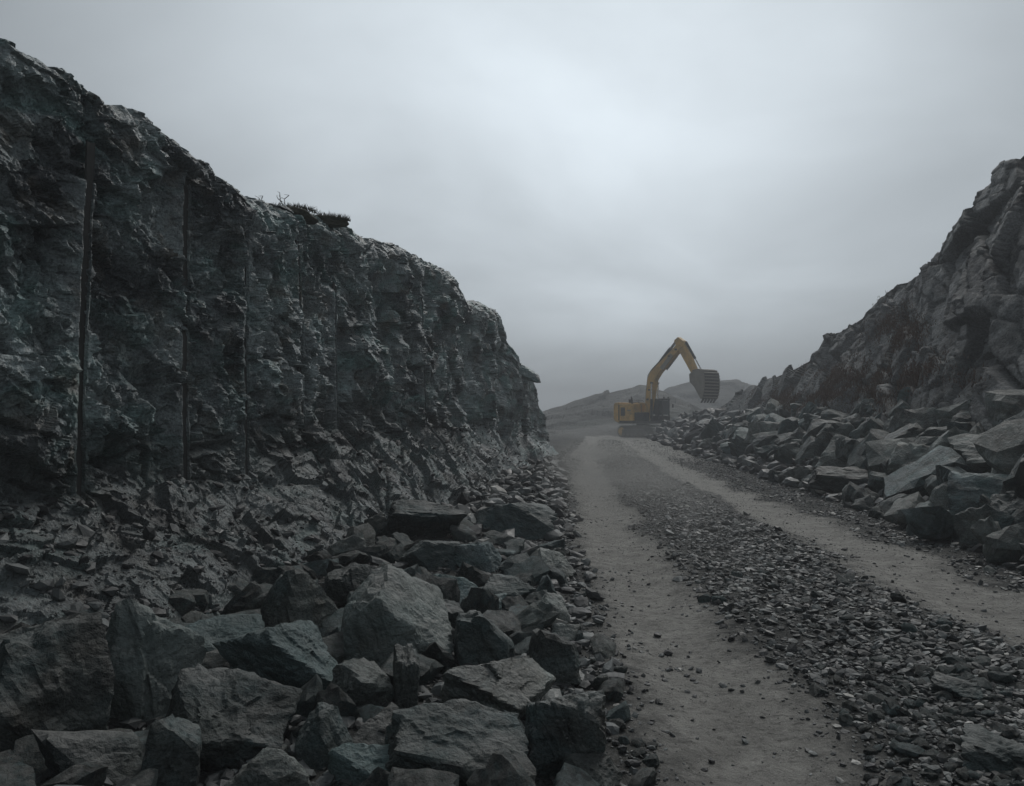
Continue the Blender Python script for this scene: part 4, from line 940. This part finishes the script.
# ------------------------------------------------------------------ small growth on the crest and the hill
def tuft(name, label, cat, base, rx, rz, seed, stems=4, mat='turf'):
    root = bpy.data.objects.new(name, None); col.objects.link(root); root.location = base; tag(root, label, cat)
    V, F = rock_verts(4, seed, (rx, rx * 0.6, rz), 6, 6, 0.0)
    x, y, z = V.T; V = V * (1 + 0.25 * fbm(x * 5, y * 5, z * 9, 4, seed))[:, None]
    link('turf_mat', mesh_np('turf_mat', V, F, False), M[mat], root)
    rs = np.random.default_rng(seed); bl = []; fa = []
    for k in range(420):
        a = rs.uniform(-1, 1); p = np.array([a * rx, rs.uniform(-0.5, 0.5) * rx * 0.5, rz * math.sqrt(max(0, 1 - a * a)) * 0.8]); h = rs.uniform(0.03, 0.09); dx = rs.normal(scale=0.03); dy = rs.normal(scale=0.03)
        i = len(bl); bl += [p + [-0.006, 0, 0], p + [0.006, 0, 0], p + [dx, dy, h]]; fa.append([i, i + 1, i + 2])
    g = link('grass', mesh_np('grass', np.array(bl), np.array(fa)), M[mat], root); tag(g, kind='stuff')
    for k in range(stems):
        m = MB(); p = Vector((rs.uniform(-0.9, 0.2) * rx, 0, rz * 0.5))
        for j in range(4):
            q = p + Vector((rs.normal(scale=0.035), rs.normal(scale=0.02), rs.uniform(0.03, 0.07))); m.tube(p, q, 0.006, 6, 0.004)
            if j > 1: m.tube(q, q + Vector((rs.normal(scale=0.05), 0, rs.uniform(0.0, 0.05))), 0.004, 5, 0.002)
            p = q
        m.build('twig', M['twig'], root)
    return root
def crest_at(px, back=0.15, dz=0.0):
    d = float(px_to_d(px, 4.78)[0]); return (float(cliff_x(d)) - 0.28 - back, d, float(cliff_top(np.array([d]))[0]) + dz)
tuft('heather_tussock', 'dark turf tussock with bare twigs on the cliff crest', 'plant', crest_at(292, 0.1, -0.07), 0.42, 0.11, 61, 5)
tuft('heather_tussock', 'smaller low turf clump on the crest right of the twiggy tussock', 'plant', crest_at(322, 0.1, -0.08), 0.5, 0.08, 62, 2)
# capstone jutting from the far end of the cliff
_d = float(px_to_d(521)[0]); _c = at(524, 372, _d)
V, F = rock_verts(4, 91, (1, 1, 1), 8, 30, 0.06); V = V * np.array([0.60, 1.1, 0.34])
o = link('capstone', mesh_np('capstone', V, F), M['cliff']); o.location = _c; o.rotation_euler = (0, R(10), 0); tag(o, 'flat overhanging capstone on the far end of the left cliff', 'rock')
# dry heath between hill and rubble
def heath():
    rs = np.random.default_rng(8); P = hillP.reshape(-1, 3); px, py, dp = project(P)
    w = np.exp(-(((px - 862) / 34) ** 2 + ((py - 388) / 17) ** 2)) + 0.7 * np.exp(-(((px - 935) / 30) ** 2 + ((py - 378) / 12) ** 2)) + 0.6 * np.exp(-(((px - 800) / 30) ** 2 + ((py - 400) / 9) ** 2)) + 0.5 * np.exp(-(((px - 905) / 22) ** 2 + ((py - 330) / 18) ** 2))
    w = w * (hillV.reshape(-1) < 1.0); w = w * sstep(-0.2, 0.3, fbm(P[:, 0] * 1.2, P[:, 1] * 1.2, P[:, 2] * 1.2, 3, 66)); w /= w.sum()
    idx = rs.choice(len(P), 30000, p=w); B = P[idx] + rs.normal(scale=0.10, size=(30000, 3)) * [1, 1, 0.3]; n = len(B)
    h = rs.uniform(0.05, 0.14, n); a = rs.uniform(0, 6.28, n); wd = 0.013
    t = np.stack([np.cos(a) * wd, np.sin(a) * wd, a * 0], -1); tip = np.stack([rs.normal(scale=0.03, size=n), rs.normal(scale=0.03, size=n), h], -1)
    V = np.stack([B - t, B + t, B + tip], 1).reshape(-1, 3); F = np.arange(n * 3).reshape(-1, 3)
    tag(link('heath', mesh_np('heath', V, F), M['heath']), 'brown dry heath growing at the foot of the right hill', None, None, 'stuff')
heath()

# ------------------------------------------------------------------ misty air and road dust
def vol_box(name, lo, hi, density, color):
    bm = bmesh.new(); bmesh.ops.create_cube(bm, size=1.0); me = bpy.data.meshes.new(name); bm.to_mesh(me); bm.free()
    o = link(name, me); o.location = [(a + b) / 2 for a, b in zip(lo, hi)]; o.scale = [b - a for a, b in zip(lo, hi)]
    m = bpy.data.materials.new(name); m.use_nodes = True; nt = m.node_tree; nt.nodes.clear()
    out = nt.nodes.new('ShaderNodeOutputMaterial'); pv = nt.nodes.new('ShaderNodeVolumePrincipled')
    pv.inputs['Color'].default_value = color; pv.inputs['Density'].default_value = density
    nt.links.new(pv.outputs[0], out.inputs['Volume']); me.materials.append(m); tag(o, kind='stuff'); return o
vol_box('haze', (-345, -40, -4.5), (345, 345, 17), 0.0041, c4(0.93, 0.96, 1.0))

def dust_cloud(name, c, size, dens, seed, label):
    """low dust hanging over the road: densest inside, nothing at its rim"""
    V, F = ICO[3]; o = link(name, mesh_np(name, V, F, True)); o.location = c; o.scale = [x / 2 for x in size]
    m = bpy.data.materials.new(name); m.use_nodes = True; nt = m.node_tree; nt.nodes.clear(); N = nt.nodes; L = nt.links
    out = N.new('ShaderNodeOutputMaterial'); pv = N.new('ShaderNodeVolumePrincipled'); tc = N.new('ShaderNodeTexCoord')
    ln = N.new('ShaderNodeVectorMath'); ln.operation = 'DOT_PRODUCT'; L.new(tc.outputs['Object'], ln.inputs[0]); L.new(tc.outputs['Object'], ln.inputs[1])
    mr = N.new('ShaderNodeMapRange'); mr.interpolation_type = 'SMOOTHSTEP'; L.new(ln.outputs['Value'], mr.inputs['Value'])
    for k, v in zip(('From Min', 'From Max', 'To Min', 'To Max'), (0.95, 0.0, 0.0, dens)): mr.inputs[k].default_value = v
    nz = N.new('ShaderNodeTexNoise'); nz.inputs['Scale'].default_value = 2.2; nz.inputs['Detail'].default_value = 2.0; L.new(tc.outputs['Object'], nz.inputs['Vector'])
    n2 = N.new('ShaderNodeMapRange'); L.new(nz.outputs['Fac'], n2.inputs['Value'])
    for k, v in zip(('From Min', 'From Max', 'To Min', 'To Max'), (0.35, 0.65, 0.25, 1.5)): n2.inputs[k].default_value = v
    mu = N.new('ShaderNodeMath'); mu.operation = 'MULTIPLY'; L.new(mr.outputs[0], mu.inputs[0]); L.new(n2.outputs[0], mu.inputs[1])
    L.new(mu.outputs[0], pv.inputs['Density']); pv.inputs['Color'].default_value = c4(0.80, 0.80, 0.78); L.new(pv.outputs[0], out.inputs['Volume'])
    o.data.materials.append(m); return tag(o, label, kind='stuff')
dust_cloud('dust_cloud', (1.5, 21, 0.4), (3.8, 34, 2.0), 0.10, 1, 'pale dust hanging over the left wheel track')
dust_cloud('dust_cloud', (7.0, 70, 0.7), (16, 22, 3.2), 0.026, 2, 'dust drifting round the excavator tracks')
